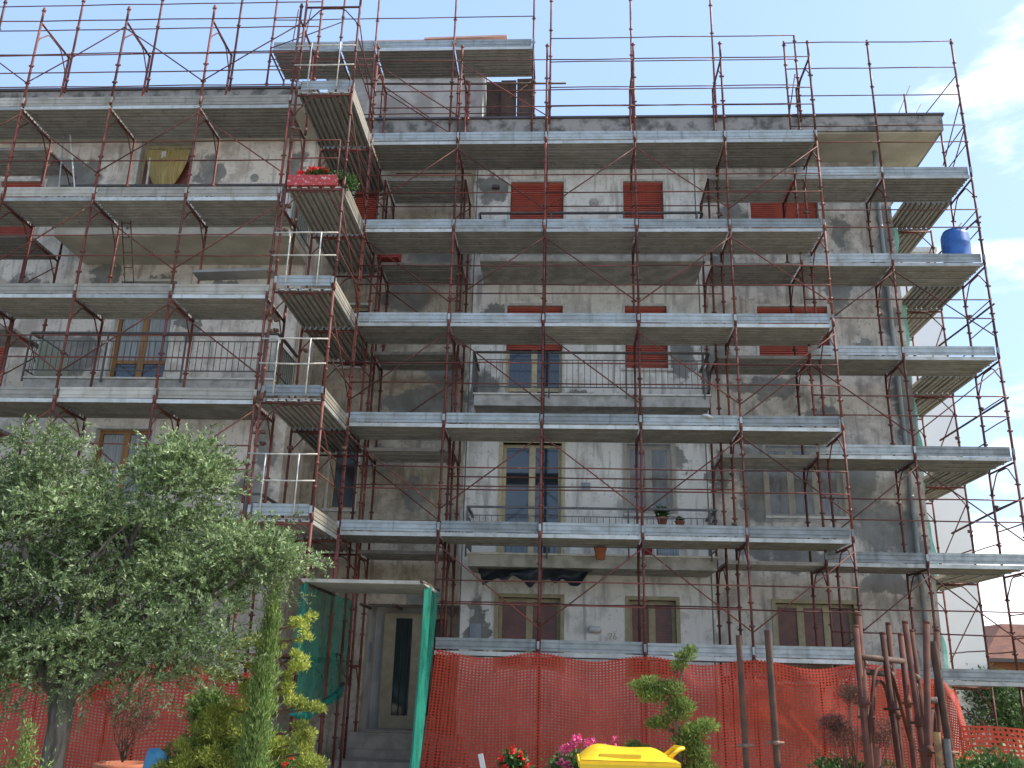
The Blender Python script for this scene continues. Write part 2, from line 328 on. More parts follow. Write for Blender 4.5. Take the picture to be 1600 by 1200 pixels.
def obj(name, mb, mat, parent=None, world=(0, 0, 0), rot=None):
    me = mb.mesh(name, mat) if isinstance(mb, MB) else mb
    o = bpy.data.objects.new(name, me)
    if rot: o.rotation_euler = rot
    return place(o, parent, world=world)
def tag(o, label, cat, group=None, kind=None):
    o['label'] = label; o['category'] = cat
    if group: o['group'] = group
    if kind: o['kind'] = kind
    return o
def thing(name, label, cat, world, group=None):
    o = bpy.data.objects.new(name, None); o.empty_display_size = .1; place(o, None, world=world); return tag(o, label, cat, group)
def struct(name, mb, mat):
    o = obj(name, mb, mat); o['kind'] = 'structure'; return o
def child_local(name, me, parent, loc=(0, 0, 0), rot=(0, 0, 0)):
    o = bpy.data.objects.new(name, me); C.objects.link(o); o.parent = parent; o.location = loc; o.rotation_euler = rot; return o

# ------------------------------------------------------------------ ground
GZ = -0.35
g = MB(); g.add([(-400, -60, GZ), (400, -60, GZ), (400, 700, GZ), (-400, 700, GZ)], [(0, 1, 2, 3)]); struct('ground', g, SOIL)
g = MB(); g.add([(-30, -40, GZ+.004), (60, -40, GZ+.004), (60, -11.5, GZ+.004), (-30, -11.5, GZ+.004)], [(0, 1, 2, 3)]); struct('road', g, ASPH)  # unseen road below the camera, toned pale to bounce light upward
g = MB(); g.box(-.2, -11.5, GZ-.02, 2.1, 1.0, GZ+.03); struct('path', g, PAVE)

# ------------------------------------------------------------------ building
BX = (-9.5, 11.23); YW = 2.35; YL = 1.0; XC = -1.45; ZT = 12.72
bld = thing('apartment_building', 'four storey apartment block with peeling plaster behind the scaffolding', 'building', (4, 5, GZ))
def wall_grid(mb, x0, x1, z0, z1, y, holes, depth=.22, bz=None):
    xs = sorted({x0, x1, *[h[0] for h in holes], *[h[1] for h in holes]}); zs = sorted({z0, z1, *[h[2] for h in holes], *[h[3] for h in holes]})
    for i in range(len(xs)-1):
        for j in range(len(zs)-1):
            cx, cz = (xs[i]+xs[i+1])/2, (zs[j]+zs[j+1])/2
            if any(h[0] < cx < h[1] and h[2] < cz < h[3] for h in holes): continue
            mb.add([(xs[i], y, zs[j]), (xs[i+1], y, zs[j]), (xs[i+1], y, zs[j+1]), (xs[i], y, zs[j+1])], [(0, 1, 2, 3)])
    for h in holes:
        a, b, c, d = h[:4]; e = y+depth
        mb.add([(a, y, c), (a, e, c), (a, e, d), (a, y, d)], [(0, 1, 2, 3)]); mb.add([(b, y, c), (b, e, c), (b, e, d), (b, y, d)], [(3, 2, 1, 0)])
        mb.add([(a, y, d), (a, e, d), (b, e, d), (b, y, d)], [(0, 1, 2, 3)]); mb.add([(a, y, c), (b, y, c), (b, e, c), (a, e, c)], [(0, 1, 2, 3)])
mw = []   # main openings: x0,x1,z0,z1,kind
for fl, zt in enumerate((2.90, 6.05, 9.15, 12.23)):
    bal = fl > 0
    mw.append((2.75, 3.97, (zt-2.45) if bal else zt-1.35, zt, 'A%d' % fl))
    mw.append((5.31, 6.22, zt-1.45, zt, 'B%d' % fl))
    mw.append((8.14, 9.64, zt-1.45, zt, 'C%d' % fl))
    if fl: mw.append((-.86, -.30, zt-1.45, zt, 'D%d' % fl))
door = (.14, 2.0, .36, 2.72, 'door')
m_ = MB(); wall_grid(m_, XC, BX[1], GZ-.02, ZT, YW, mw); 
# entrance cut: rebuild wall with door hole
m_ = MB(); wall_grid(m_, XC, BX[1], GZ-.02, ZT, YW, [h for h in mw]+[door[:4]])
m_.add([(BX[1], YW, GZ), (BX[1], 14, GZ), (BX[1], 14, ZT), (BX[1], YW, ZT)], [(0, 1, 2, 3)])
m_.add([(BX[0], 14, GZ), (BX[1], 14, GZ), (BX[1], 14, ZT), (BX[0], 14, ZT)], [(3, 2, 1, 0)])
obj('wall', m_, WALL, bld)
lw_ = []
for fl, zt in enumerate((5.87, 8.62, 12.45)):
    pass
lw_ = [(-5.36, -4.18, 10.0, 12.47, 'L4'), (-5.28, -4.08, 6.80, 9.10, 'L3'), (-5.27, -4.12, 3.75, 5.90, 'L2'), (-5.27, -4.12, .8, 2.6, 'L1'), (-8.4, -7.4, 6.6, 8.0, 'M3'), (-8.4, -7.4, 9.9, 11.5, 'M4'), (-8.4, -7.4, 3.5, 4.9, 'M2')]
m_ = MB(); wall_grid(m_, BX[0], XC, GZ-.02, ZT, YL, lw_)
m_.add([(XC, YL, GZ), (XC, YW, GZ), (XC, YW, ZT), (XC, YL, ZT)], [(0, 1, 2, 3)])
m_.add([(BX[0], YL, GZ), (BX[0], 14, GZ), (BX[0], 14, ZT), (BX[0], YL, ZT)], [(3, 2, 1, 0)])
obj('wall', m_, LWALL, bld)
# roof slabs (cornice) over main block and left wing, soffits, gutters
m_ = MB(); m_.box(-1.12, 1.15, 12.722, 12.05, 14.6, 13.08); cor = obj('roof', m_, CORN, bld)
m_ = MB(); m_.box(-1.12, 1.11, 13.085, 12.09, 14.6, 13.13); obj('gutter', m_, GUTT, cor)
m_ = MB(); m_.box(-1.1, 1.20, 12.69, 11.98, YW-.002, 12.719); obj('soffit', m_, SOFF, cor); 
m_ = MB(); m_.box(BX[1]+.003, YW, 12.69, 11.98, 14.5, 12.719); obj('soffit', m_, SOFF, cor)
m_ = MB(); m_.box(BX[0]-.6, -.3, 12.50, -1.16, 14.6, 12.86); cor2 = obj('roof', m_, CORN, bld)
m_ = MB(); m_.box(BX[0]-.6, -.34, 12.865, -1.13, 14.6, 12.92); obj('gutter', m_, GUTT, cor2)
m_ = MB(); m_.box(BX[0]-.5, -.24, 12.46, -1.2, YL-.002, 12.498)
obj('soffit', m_, SOFF, cor2)
# penthouse stair head on the roof
m_ = MB(); m_.box(-1.82, 2.6, 12.9, 2.0, 7, 15.28); ph = obj('stair_head', m_, two_tone('roof_room_plaster', (.52, .49, .44), (.36, .33, .29), 2.2, .9), bld)
m_ = MB(); m_.box(-1.9, 2.52, 15.283, 2.08, 7.1, 15.38); obj('coping', m_, TRIM, ph)
# plaster joints
m_ = MB()
for x in (1.98, 6.93): m_.box(x-.012, YW-.006, 0.2, x+.012, YW+.01, ZT-.05)
obj('plaster_joint', m_, SEAM, bld)

def window(h, y, wallmat_y=.0):
    x0, x1, z0, z1, k = h; yd = y+.16
    styles = {'A0': 'olive', 'B0': 'olive', 'C0': 'olive3', 'A1': 'glassdoor', 'B1': 'film', 'C1': 'film3', 'A2': 'halfshut', 'B2': 'shut', 'C2': 'shut', 'A3': 'shut', 'B3': 'shut', 'C3': 'shut',
              'D1': 'dark', 'D2': 'dark', 'D3': 'shut', 'L4': 'curtain', 'L3': 'wood', 'L2': 'wood', 'L1': 'wood', 'M3': 'shut', 'M4': 'shut', 'M2': 'shut'}
    st = styles[k]; fm = {'olive': FRAMEO, 'olive3': FRAMEO, 'wood': FRAMEW}.get(st, FRAMEC)
    f = MB(); t = .07
    f.box(x0, yd, z0, x0+t, yd+.06, z1); f.box(x1-t, yd, z0, x1, yd+.06, z1); f.box(x0+t, yd, z1-t, x1-t, yd+.06, z1); f.box(x0+t, yd, z0, x1-t, yd+.06, z0+t)
    n = 3 if st.endswith('3') else (1 if x1-x0 < .7 else 2)
    for i in range(1, n):
        xm = x0+(x1-x0)*i/n; f.box(xm-.065, yd-.012, z0+.01, xm+.065, yd+.05, z1-.01)
    if st in ('wood', 'halfshut'): f.box(x0+t, yd-.004, z0+.52, x1-t, yd+.045, z0+.60)
    fr = obj('window', f, fm, bld)
    if st in ('olive', 'olive3', 'film', 'film3', 'glassdoor'):
        s = MB(); w_ = .075
        a, b, c, d = x0-w_, x1+w_, z0-.06, z1+w_
        s.box(a, y-.02, c, x0+.001, yd, d); s.box(x1-.001, y-.02, c, b, yd, d); s.box(x0, y-.02, z1, x1, yd, d)
        obj('surround', s, FRAMEO if st.startswith('olive') else FRAMEC, fr)
    else:
        s = MB(); w_ = .05
        s.box(x0-w_, y-.018, z0, x0+.004, y+.13, z1+w_); s.box(x1-.004, y-.018, z0, x1+w_, y+.13, z1+w_); s.box(x0+.005, y-.018, z1-.004, x1-.005, y+.13, z1+w_); obj('surround', s, TRIM, fr)
    if k[0] not in 'A' and not (k in ('L4', 'L3')):
        s = MB(); s.box(x0-.08, y-.06, z0-.05, x1+.08, y+.16, z0-.002); obj('sill', s, TRIM, fr)
    g = MB(); g.box(x0+.03, yd+.025, z0+.03, x1-.03, yd+.035, z1-.03)
    obj('pane', g, {'olive': BLIND, 'olive3': BLIND, 'dark': DARKG}.get(st, GLASS), fr)
    if st in ('olive', 'olive3'):
        s = MB(); zz = z0+.1
        while zz < z1-.1: s.box(x0+t+.005, yd+.012, zz, x1-t-.005, yd+.022, zz+.035); zz += .05
        obj('blind', s, BLIND, fr)
    if st in ('shut', 'halfshut'):
        zb = z0+.0 if st == 'shut' else z0+1.45
        s = MB(); zz = z1-.06
        s.box(x0+.01, y+.055, z1-.07, x1-.01, y+.14, z1-.005)
        while zz > zb: s.extrude_x([(y+.09, zz), (y+.072, zz-.010), (y+.070, zz-.040), (y+.09, zz-.048)], x0+.02, x1-.02); zz -= .05
        obj('roller_shutter', s, SHUT, fr)
    if st in ('film', 'film3'):
        nx, nz = 14, 14; vs = []; 
        for j in range(nz+1):
            for i in range(nx+1):
                u, v = i/nx, j/nz; vs.append((x0-.10+(x1-x0+.2)*u, y-.035-.02*abs(math.sin(9*u+3*v))*(.3+v*(1-v)*3), z0-.12+(z1-z0+.25)*v))
        s = MB(); s.add(vs, [(j*(nx+1)+i, j*(nx+1)+i+1, (j+1)*(nx+1)+i+1, (j+1)*(nx+1)+i) for j in range(nz) for i in range(nx)], True)
        obj('plastic_sheet', s, FILM, fr)
    if st in ('wood', 'curtain'):
        nx = 60; vs = []; zb = z0+.6 if st == 'wood' else z0+.05; 
        for j in range(2):
            for i in range(nx+1):
                u = i/nx
                vs.append((x0+.09+(x1-x0-.18)*u, yd+.012+.008*math.sin(u*70+math.sin(u*23)*2), (zb if j == 0 else z1-.09)))
        s = MB(); s.add(vs, [(i, i+1, nx+2+i, nx+1+i) for i in range(nx)], True); obj('curtain', s, CURT, fr)
    if st == 'curtain':   # mustard awning cloth bulging out of the opening and an open white casement
        nx, nz = 16, 12; vs = []
        for j in range(nz+1):
            for i in range(nx+1):
                u, v = i/nx, j/nz; wd = 1-(1-v)**2*.75
                vs.append((x0+.16+.95*(.5+(u-.5)*wd), y-.02-.16*math.sin(math.pi*u)*math.sin(math.pi*min(1, v+.15))+.012*math.sin(u*40), z1-1.25+1.05*v))
        s = MB(); s.add(vs, [(j*(nx+1)+i, j*(nx+1)+i+1, (j+1)*(nx+1)+i+1, (j+1)*(nx+1)+i) for j in range(nz) for i in range(nx)], True); obj('awning_cloth', s, YCURT, fr)
    return fr
for h in mw: window(h, YW)
for h in lw_: window(h, YL)
m_ = MB(); m_.obox((-4.78, YL-.03, 11.25), (.05, 0, 0), (0, .02, 0), (-.035, 0, .95)); m_.obox((-5.08, YL-.03, 11.2), (.02, 0, 0), (0, .02, 0), (-.02, 0, .85)); obj('open_casement', m_, TRIM, bld)
# red interior seen behind the cloth
m_ = MB(); m_.box(-5.28, YL+.1, 10.05, -4.26, YL+.13, 12.0); obj('roller_shutter', m_, BLIND, bld)

def railing(x0, x1, yf, yb, zb, zt, parent, ends=(True, True)):
    r = MB()
    def rail(z, h=.012, w=.02):
        r.box(x0, yf-w, z-h, x1, yf+w, z+h)
        for e, x in zip(ends, (x0, x1)):
            if e: r.box(x-w, yf+w+.001, z-h, x+w, yb, z+h)
    rail(zt, .018, .028); rail(zt-.16, .008, .008); rail(zb+.13, .009, .012)
    n = int((x1-x0)/.115); k = 0
    for i in range(n+1):
        x = x0+(x1-x0)*i/n
        if i % 13 == 0: r.box(x-.016, yf-.035, zb-.10, x+.016, yf-.012, zt-.01)
        else: r.box(x-.0055, yf-.0055, zb+.13, x+.0055, yf+.0055, zt-.16)
    for e, x in zip(ends, (x0, x1)):
        if e:
            m = int((yb-yf)/.115)
            for i in range(1, m): yy = yf+(yb-yf)*i/m; r.box(x-.0055, yy-.0055, zb+.13, x+.0055, yy+.0055, zt-.16)
    return obj('railing', r, IRON, parent)
for zt_, tag_ in ((3.58, 1), (6.73, 2), (9.88, 3)):
    s = MB(); s.box(2.22, 1.2, zt_-.22, 6.86, YW-.003, zt_); b = obj('balcony', s, CONC, bld)
    s = MB(); s.box(2.19, 1.16, zt_+.003, 6.89, YW-.01, zt_+.035); obj('edging', s, TRIM, b)
    railing(2.18, 6.88, 1.19, YW-.02, zt_+.04, zt_+.90, b)
for zt_ in (3.45, 6.50, 9.68):
    s = MB(); s.box(-6.12, -.3, zt_-.20, -1.38, YL-.003, zt_); b = obj('balcony', s, CONC if zt_ < 9 else SOFF, bld)
    s = MB(); s.box(-6.15, -.34, zt_+.003, -1.35, YL-.01, zt_+.035); obj('edging', s, TRIM, b)
    railing(-6.15, -1.36, -.31, YL-.02, zt_+.04, zt_+.92, b)
    for x in (-6.06, -1.44):
        s = MB(); s.box(x-.012, -.15, zt_+.10, x+.012, YL-.05, zt_+.86); obj('side_panel', s, FROST, b)
# vents, lamps, pipes, patches of kit on the wall
def disc(x, y, z, r, mat, name, d=.03):
    s = MB(); s.path([(x, y-d, z), (x, y+.01, z)], r, 18); s.path([(x, y-d-.012, z), (x, y-d+.004, z)], r*.45, 12); return obj(name, s, mat, bld)
disc(4.66, YW, 11.68, .10, CONC, 'vent_cover'); disc(-2.72, YL, 11.55, .09, CONC, 'vent_cover'); disc(-2.72, YL, 8.42, .13, CONC, 'vent_cover')
def lamp(x, y, z, m=WHITEP):
    s = MB(); n = 14
    for k in range(1): pass
    s.path([(x-.12, y-.05, z), (x-.10, y-.055, z), (x+.10, y-.055, z), (x+.12, y-.05, z)], [.03, .065, .065, .03], 12); s.box(x-.12, y-.04, z-.05, x+.12, y, z+.05); return obj('wall_lamp', s, m, bld)
lamp(4.64, YW, 2.32); 
s = MB(); s.box(4.38, YW-.045, 5.05, 4.56, YW, 5.22); obj('wall_fitting', s, PIPE, bld)
s = MB(); s.box(2.33, YW-.12, 12.02, 2.50, YW-.03, 12.09); s.tube((2.41, YW, 12.05), (2.41, YW-.05, 12.05), .015); obj('wall_lamp', s, GUTT, bld)
s = MB(); s.box(2.20, YW-.03, 1.95, 2.42, YW, 2.38); obj('wall_plaque', s, PIPE, bld)
s = MB(); s.path([(10.85, 1.9, 12.69), (10.88, 2.05, 12.4), (10.93, YW-.08, 12.05), (10.93, YW-.08, GZ)], .047, 12)
for z in (11, 8, 5, 2): s.path([(10.93, YW-.08, z), (10.93, YW-.08, z+.04)], .055, 12)
obj('downpipe', s, PIPE, bld)
# faded house number beside the ground floor window (reads 76)
t_ = bpy.data.curves.new('house_number', 'FONT'); t_.body = '76'; t_.size = .17; t_.extrude = .002; t_.materials.append(two_tone('faded_number', (.33, .20, .16), (.45, .38, .33), 20, .9))
tmp_ = bpy.data.objects.new('tmp', t_); C.objects.link(tmp_); bpy.context.view_layer.update(); nme = bpy.data.meshes.new_from_object(tmp_.evaluated_get(bpy.context.evaluated_depsgraph_get())); bpy.data.objects.remove(tmp_); nme.materials.clear(); nme.materials.append(t_.materials[0])
to = bpy.data.objects.new('house_number', nme); to.rotation_euler = (R(90), 0, 0); place(to, bld, world=(4.90, YW-.006, 2.14))
# black sheeting hanging under first balcony
nx, nz = 46, 8; vs = []
for j in range(nz+1):
    for i in range(nx+1):
        u, v = i/nx, j/nz; dr = (.14+.13*abs(math.sin(u*9+.5))+.06*math.sin(u*31)+.02*math.sin(u*57))*(1 if .03 < u < .97 else .4)
        vs.append((2.4+2.15*u, 1.45+.05*math.sin(u*23)+.12*math.sin(v*3.1+u*8), 3.35-dr*v))
s = MB(); s.add(vs, [(j*(nx+1)+i, j*(nx+1)+i+1, (j+1)*(nx+1)+i+1, (j+1)*(nx+1)+i) for j in range(nz) for i in range(nx)], True)
tag(obj('black_sheet', s, TARP), 'crumpled black plastic sheet hanging under the lowest balcony', 'plastic sheet')
# entrance
s = MB()
s.box(.14-.001, YW+.22, .33, 2.0, 3.3, .36)
s.add([(.14, YW+.2, .36), (.14, 3.3, .36), (.14, 3.3, 2.72), (.14, YW+.2, 2.72)], [(0, 1, 2, 3)]); s.add([(2.0, YW+.2, .36), (2.0, 3.3, .36), (2.0, 3.3, 2.72), (2.0, YW+.2, 2.72)], [(3, 2, 1, 0)])
s.add([(.14, YW+.2, 2.72), (.14, 3.3, 2.72), (2.0, 3.3, 2.72), (2.0, YW+.2, 2.72)], [(0, 1, 2, 3)]); s.add([(.14, 3.3, .36), (2.0, 3.3, .36), (2.0, 3.3, 2.72), (.14, 3.3, 2.72)], [(0, 1, 2, 3)])
obj('porch', s, two_tone('porch_plaster', (.50, .49, .46), (.40, .39, .36), 2, .9), bld)
s = MB()
for a, b in ((.36, .60), (.94, 1.14), (1.66, 1.99)): s.box(a, 3.12, .37, b, 3.18, 2.6)
s.box(.36, 3.121, .37, 2.0, 3.179, .62); s.box(.36, 3.121, 2.5, 2.0, 3.179, 2.6)
dr = obj('door', s, two_tone('dim_cream_door', (.36, .31, .20), (.29, .25, .16), 6, .5), bld)
s = MB(); s.box(.43, 3.14, .6, 1.99, 3.15, 2.52); obj('pane', s, GLASS, dr)
s = MB()
for x in (.74, .88, 1.36, 1.52): s.tube((x, 3.10, .6), (x, 3.10, 2.5), .006)
s.path([(1.30+.16*math.cos(t*.35), 3.09, 1.55+.2*math.sin(t*.35)) for t in range(19)], .008, 6, False); obj('grille', s, IRON, dr)
s = MB(); s.path([(1.16, 3.06, 1.2), (1.16, 3.02, 1.25), (1.16, 3.02, 1.5), (1.16, 3.06, 1.55)], .014, 8); obj('handle', s, WHITEP, dr)
s = MB(); s.box(.145, 2.72, 1.62, .17, 2.95, 2.0); obj('intercom', s, PIPE, bld)
s = MB(); s.box(-.15, 1.95, GZ, 2.2, YW-.003, .06); s.box(-.1, 2.0, .062, 2.15, YW-.004, .30); s.box(.0, 2.02, .302, 2.1, YW+.22, .345); s.box(-.2, 1.3, GZ, 2.3, 1.948, -.1)
obj('steps', s, two_tone('step_stone', (.34, .31, .25), (.25, .23, .19), 4, .8), bld)

# ------------------------------------------------------------------ scaffold kit (shared meshes)
def frame_mesh():
    s = MB(); s.tube((0, .02, -.03), (0, 1.03, -.03), .021)
    for y0, sg in ((0, 1), (1.05, -1)):
        s.path([(0, y0+sg*.40, -.06), (0, y0+sg*.33, -.075), (0, y0+sg*.27, -.11), (0, y0+sg*.05, -.37), (0, y0+sg*.022, -.45)], .0125, 6)
    s.tube((0, .38, -.065), (0, .67, -.065), .0125, 6)
    return s.mesh('scaffold_frame', RED)
def post_mesh(h=2.0, pins=((-1.43, 1), (-1.04, 1), (-.45, 0))):
    s = MB(); s.path([(0, 0, -h), (0, 0, 0)], .0235, 10)
    s.path([(0, 0, -h+.02), (0, 0, -h+.16)], .028, 10)
    for z, a in pins:
        s.tube((-.045, -.0, z), (.045, 0, z), .008, 6); s.path([(0, 0, z-.025), (0, 0, z+.025)], .031, 8)
        s.box(.038, -.014, z-.014, .05, .014, z+.014); s.box(-.05, -.014, z-.014, -.038, .014, z+.014)
    return s.mesh('scaffold_post', RED)
FRM = frame_mesh(); PST = post_mesh()
def deck_mesh(w, y0=.03, y1=1.02, toe=0):
    s = MB(); n = 3; pw = (y1-y0)/n
    for k in range(n):
        a = y0+k*pw+.004; b = y0+(k+1)*pw-.004
        prof = [(a, .065), (a, 0), (a+.03, 0), (a+.034, .055)]
        q = [(.085, .055), (.10, .012), (.155, .012), (.165, .055), (.21, .055), (.22, .012), (.265, .012), (.28, .055)]
        sc = (b-a)/.36
        for yy, zz in q: prof.append((a+yy*sc+.005, zz))
        prof += [(b-.034, .055), (b-.03, 0), (b, 0), (b, .065)]
        s.extrude_x(prof, .03, w-.03)
    return s.mesh('deck', DECK)
def lip_mesh(w):
    s = MB(); s.box(.03, .018, -.003, w-.03, .0295, .066); return s.mesh('deck_edge', DECKE)
def toe_mesh(w, mat):
    s = MB(); z0, z1 = .082, .27
    prof = [(.0, z0), (-.010, z0), (-.010, z0+.035), (-.002, z0+.042), (-.002, z0+.05), (-.010, z0+.056), (-.010, z0+.12), (-.002, z0+.126), (-.002, z0+.134), (-.010, z0+.14), (-.012, z1), (.0, z1)]
    s.extrude_x([(y+.028, z) for y, z in prof], .045, w-.045)
    for x in (.0, w):
        s.box(x-.022, -.030, z0+.035, x+.022, -.025, z0+.155); 
    return s.mesh('toe_board', mat)
CACHE = {}
def cm(key, fn):
    if key not in CACHE: CACHE[key] = fn()
    return CACHE[key]
def rnd_(a): return random.uniform(-a, a)
class Scaf:
    def __init__(s, label, base, cat='scaffold', group=None):
        s.base = Vector(base); s.root = thing('scaffold', label, cat, base, group)
    def put(s, name, me, w, rot=(0, 0, 0)):
        return child_local(name, me, s.root, Vector(w)-s.base, rot)
    def frame(s, x, y, z, rz=0, h=2.0):
        """z = underside of the deck it carries; local +Y goes from outer post to inner post"""
        f = s.put('frame', FRM, (x, y, z), (rnd_(.004), rnd_(.004), rz))
        pm = PST if h == 2.0 else cm(('post', h), lambda: post_mesh(h, ((-min(1.43, h-.2), 1), (-min(1.04, h-.25), 1))))
        child_local('post', pm, f); child_local('post', pm, f, (0, 1.05, 0)); return f
    def deck(s, x, y, z, w, rz=0, y0=.03, y1=1.02, lip=True):
        k = (w, y0, y1); d = s.put('deck', cm(('d',)+k, lambda: deck_mesh(w, y0, y1)), (x, y, z+rnd_(.006)), (0, 0, rz))
        if lip: child_local('edge', cm(('l', w), lambda: lip_mesh(w)), d)
        return d
    def toe(s, x, y, z, w, mat, rz=0):
        return s.put('toe_board', cm(('t', w, mat.name), lambda: toe_mesh(w, mat)), (x, y, z+rnd_(.006)), (rnd_(.01), rnd_(.004), rz))
    def rail(s, a, b, r=.0125, mat=RED, name='guard_rail'):
        a = Vector(a); b = Vector(b); d = b-a; mid = (a+b)/2+Vector((0, rnd_(.008), rnd_(.012)))
        m = MB(); m.path([Vector((0, 0, 0)), mid-a, d], r, 6); return s.put(name, m.mesh(name, mat), a)
    def brace(s, a, b): return s.rail(a, b, .0125, name='diagonal_brace')
    def post(s, a, b, r=.0235, joints=()):
        a = Vector(a); b = Vector(b); m = MB(); m.path([Vector(), b-a], r, 10)
        for t in joints:
            p = (b-a)*t; m.path([p-Vector((0, 0, .03)), p+Vector((0, 0, .03))], r*1.35, 8); m.tube(p-Vector((.05, 0, 0)), p+Vector((.05, 0, 0)), .009, 6)
        return s.put('post', m.mesh('post', RED), a)
    def clamp(s, p):
        def mk():
            m = MB(); m.path([(0, 0, -.03), (0, 0, .03)], .038, 8); m.box(-.02, -.07, -.022, .03, .0, .022); m.tube((-.05, -.04, 0), (.06, -.04, 0), .012, 6); return m.mesh('clamp', COUP)
        return s.put('clamp', cm('clamp', mk), p, (0, 0, rnd_(1.5)))

# ---- main scaffold
ms = Scaf('long scaffold with five bays in front of the white central balconies', (4.5, 0, GZ))
XB = [1.8*i for i in range(6)]
diag = {6: 'RLRLR', 5: 'LRLRL', 4: 'RLLLR', 3: 'LRLRL', 2: '.LRLR', 1: '.....'}
for i, x in enumerate(XB):
    for k in range(1, 8):
        ztop = 2*k-.27
        if k == 1: ms.frame(x, 0, ztop, h=2.08)
        else: ms.frame(x, 0, ztop)
    ms.post((x, 0, 13.73), (x, 0, 14.13), joints=(.9,))
    ms.post((x, 0, GZ), (x, 0, GZ+.05), .05)
for i in range(5):
    x = XB[i]
    for k in range(1, 7):
        if k == 1 and i == 0: continue
        ms.deck(x, 0, 2*k-.27, 1.8); ms.toe(x, 0, 2*k-.27, 1.8, GALV)
        for dz in (.57, .97):
            ms.rail((x, -.03, 2*k+dz), (x+1.8, -.03, 2*k+dz))
        if diag[k][i] != '.':
            hi, lo = 2*k-.42, 2*k-1.80
            ms.brace((x, -.04, lo if diag[k][i] == 'R' else hi), (x+1.8, -.04, hi if diag[k][i] == 'R' else lo))
    ms.rail((x, -.03, 13.72), (x+1.8, -.03, 13.72))
for k, (a, b) in ((7, (0, 1)), (7, (1, 2))): ms.brace((XB[a], -.04, 13.65), (XB[b], -.04, 12.35))
ms.brace((0.05, .9, 13.6), (1.75, .9, 12.4))
# inner posts rising above the roof
for i, zt_ in ((2, 16.4), (3, 16.4), (4, 16.2), (5, 15.12), (1, 14.0)):
    x = XB[i]; ms.post((x+.05, 1.05, 12.9), (x+.05, 1.05, zt_), joints=(.12, .3, .5, .7, .93))
for z in (13.33, 13.80, 14.47, 15.10):
    for i in (2, 3, 4):
        ms.rail((XB[i]+.05, 1.02, z), (XB[i+1]+.05, 1.02, z))
# clamps on inner posts
for p in ((9.0, 1.05, 10.7), (7.2, 1.05, 10.65), (1.8, 1.05, 9.3), (1.85, 1.05, 5.2), (7.2, 1.05, 5.15), (7.2, 1.05, 4.2), (0, 0, 5.3), (0, 0, 5.2), (9.0, 1.05, 7.3), (8.8, 1.05, 7.35)): ms.clamp(p)
for k_ in (2, 4, 5):
    for i in (0, 1, 2, 3): ms.rail((XB[i], 1.0, 2*k_+.84), (XB[i+1], 1.0, 2*k_+.84))
for i in (1, 2, 3): # tie rails near first floor
    ms.rail((XB[i], 1.0, 5.02), (XB[i+1], 1.0, 5.02)); ms.rail((XB[i], 1.0, 2.68), (XB[i+1], 1.0, 2.68))

# ---- second row behind bay one
rs = Scaf('narrow inner scaffold bay tucked against the brown wall left of the balconies', (.9, 1.6, GZ))
for k in range(1, 7):
    for x in (.12, 1.86): rs.frame(x, 1.12, 2*k-.27-.18, h=2.0 if k > 1 else 1.9)
    if k > 1: rs.deck(.12, 1.12, 2*k-.45, 1.74, lip=False)
    if 1 < k < 6: rs.brace((.12, 2.1, 2*k+.1 if k % 2 else 2*k+1.4), (1.86, 2.1, 2*k+1.4 if k % 2 else 2*k+.1))
    if k > 1: rs.rail((.12, 2.17, 2*k+.35), (1.86, 2.17, 2*k+.35))
# ---- corner tower
ct = Scaf('narrow scaffold return with ribbed walkways in the corner between wing and main front', (-.5, 0, GZ))
for k in range(1, 8):
    z = 2*k-.36
    for y in (-1.8, 0.03, 1.85):
        if k == 7 and y > 0: continue
        ct.frame(-1.03, y, z, rz=-math.pi/2, h=2.0)
    if k < 7 and k > 1:
        for y in (-1.8, 0.03):
            d = ct.deck(0.02, y, z, 1.8, rz=math.pi/2)
            ct.toe(0.02, y, z, 1.8, GALVW, rz=math.pi/2)
            if y < 0: ct.rail((.03, y, 2*k+.45), (.03, y+1.8, 2*k+.45)); ct.rail((.03, y, 2*k+.9), (.03, y+1.8, 2*k+.9))
        ct.brace((.03, -1.8, 2*k+1.3), (.03, 0, 2*k+.1))
        # front end guard: cream tubes or red planter guard
        cre = k != 5
        m = CREAMT if cre else RED
        if k != 5:
            for dz in (.66, 1.10) if k < 6 else (.62, 1.05): ct.rail((-1.12, -1.84, z+dz), (.02, -1.84, z+dz), .0135, m)
            for x in (-.82, -.27):
                q = MB(); q.tube((0, 0, 0), (0, 0, .98 if k < 6 else 1.0), .012, 8); ct.put('guard_upright', q.mesh('guard_upright', m), (x, -1.86, z+.12))
            ct.put('toe_board', cm(('t', 1.0, 'w'), lambda: toe_mesh(1.0, GALV)), (-1.0, -1.82, z+.02))
        else:
            for dz in (.60, .98): ct.rail((-1.0, -1.84, z+dz), (-.10, -1.84, z+dz), .0125, RED)
            ct.rail((-.10, -1.84, z+.05), (-.10, -1.84, z+.98), .0125, RED); ct.rail((-.98, -1.84, z+.05), (-.98, -1.84, z+.98), .0125, RED)
        q = MB()
        for j in range(5): q.box(-.92+j*.2, -1.83, z+.002, -.82+j*.2, -1.78, z+.018)
        ct.put('deck_hook', q.mesh('deck_hook', CREAMT), (0, 0, 0)) if False else obj('deck_hook', q, CREAMT, ct.root)
for z in (10.9, 9.3, 8.8, 7.1, 6.9, 5.1, 4.9, 11.9): ct.clamp((-1.03, -1.78, z)); ct.clamp((-.96, -1.7, z+.04))
ct.post((-1.03, -1.8, 13.6), (-1.03, -1.8, 13.8)); ct.post((.02, -1.8, 13.6), (.02, -1.8, 14.4))
ct.clamp((-1.0, 0, 5.3)); ct.clamp((-.9, 0, 7.2))

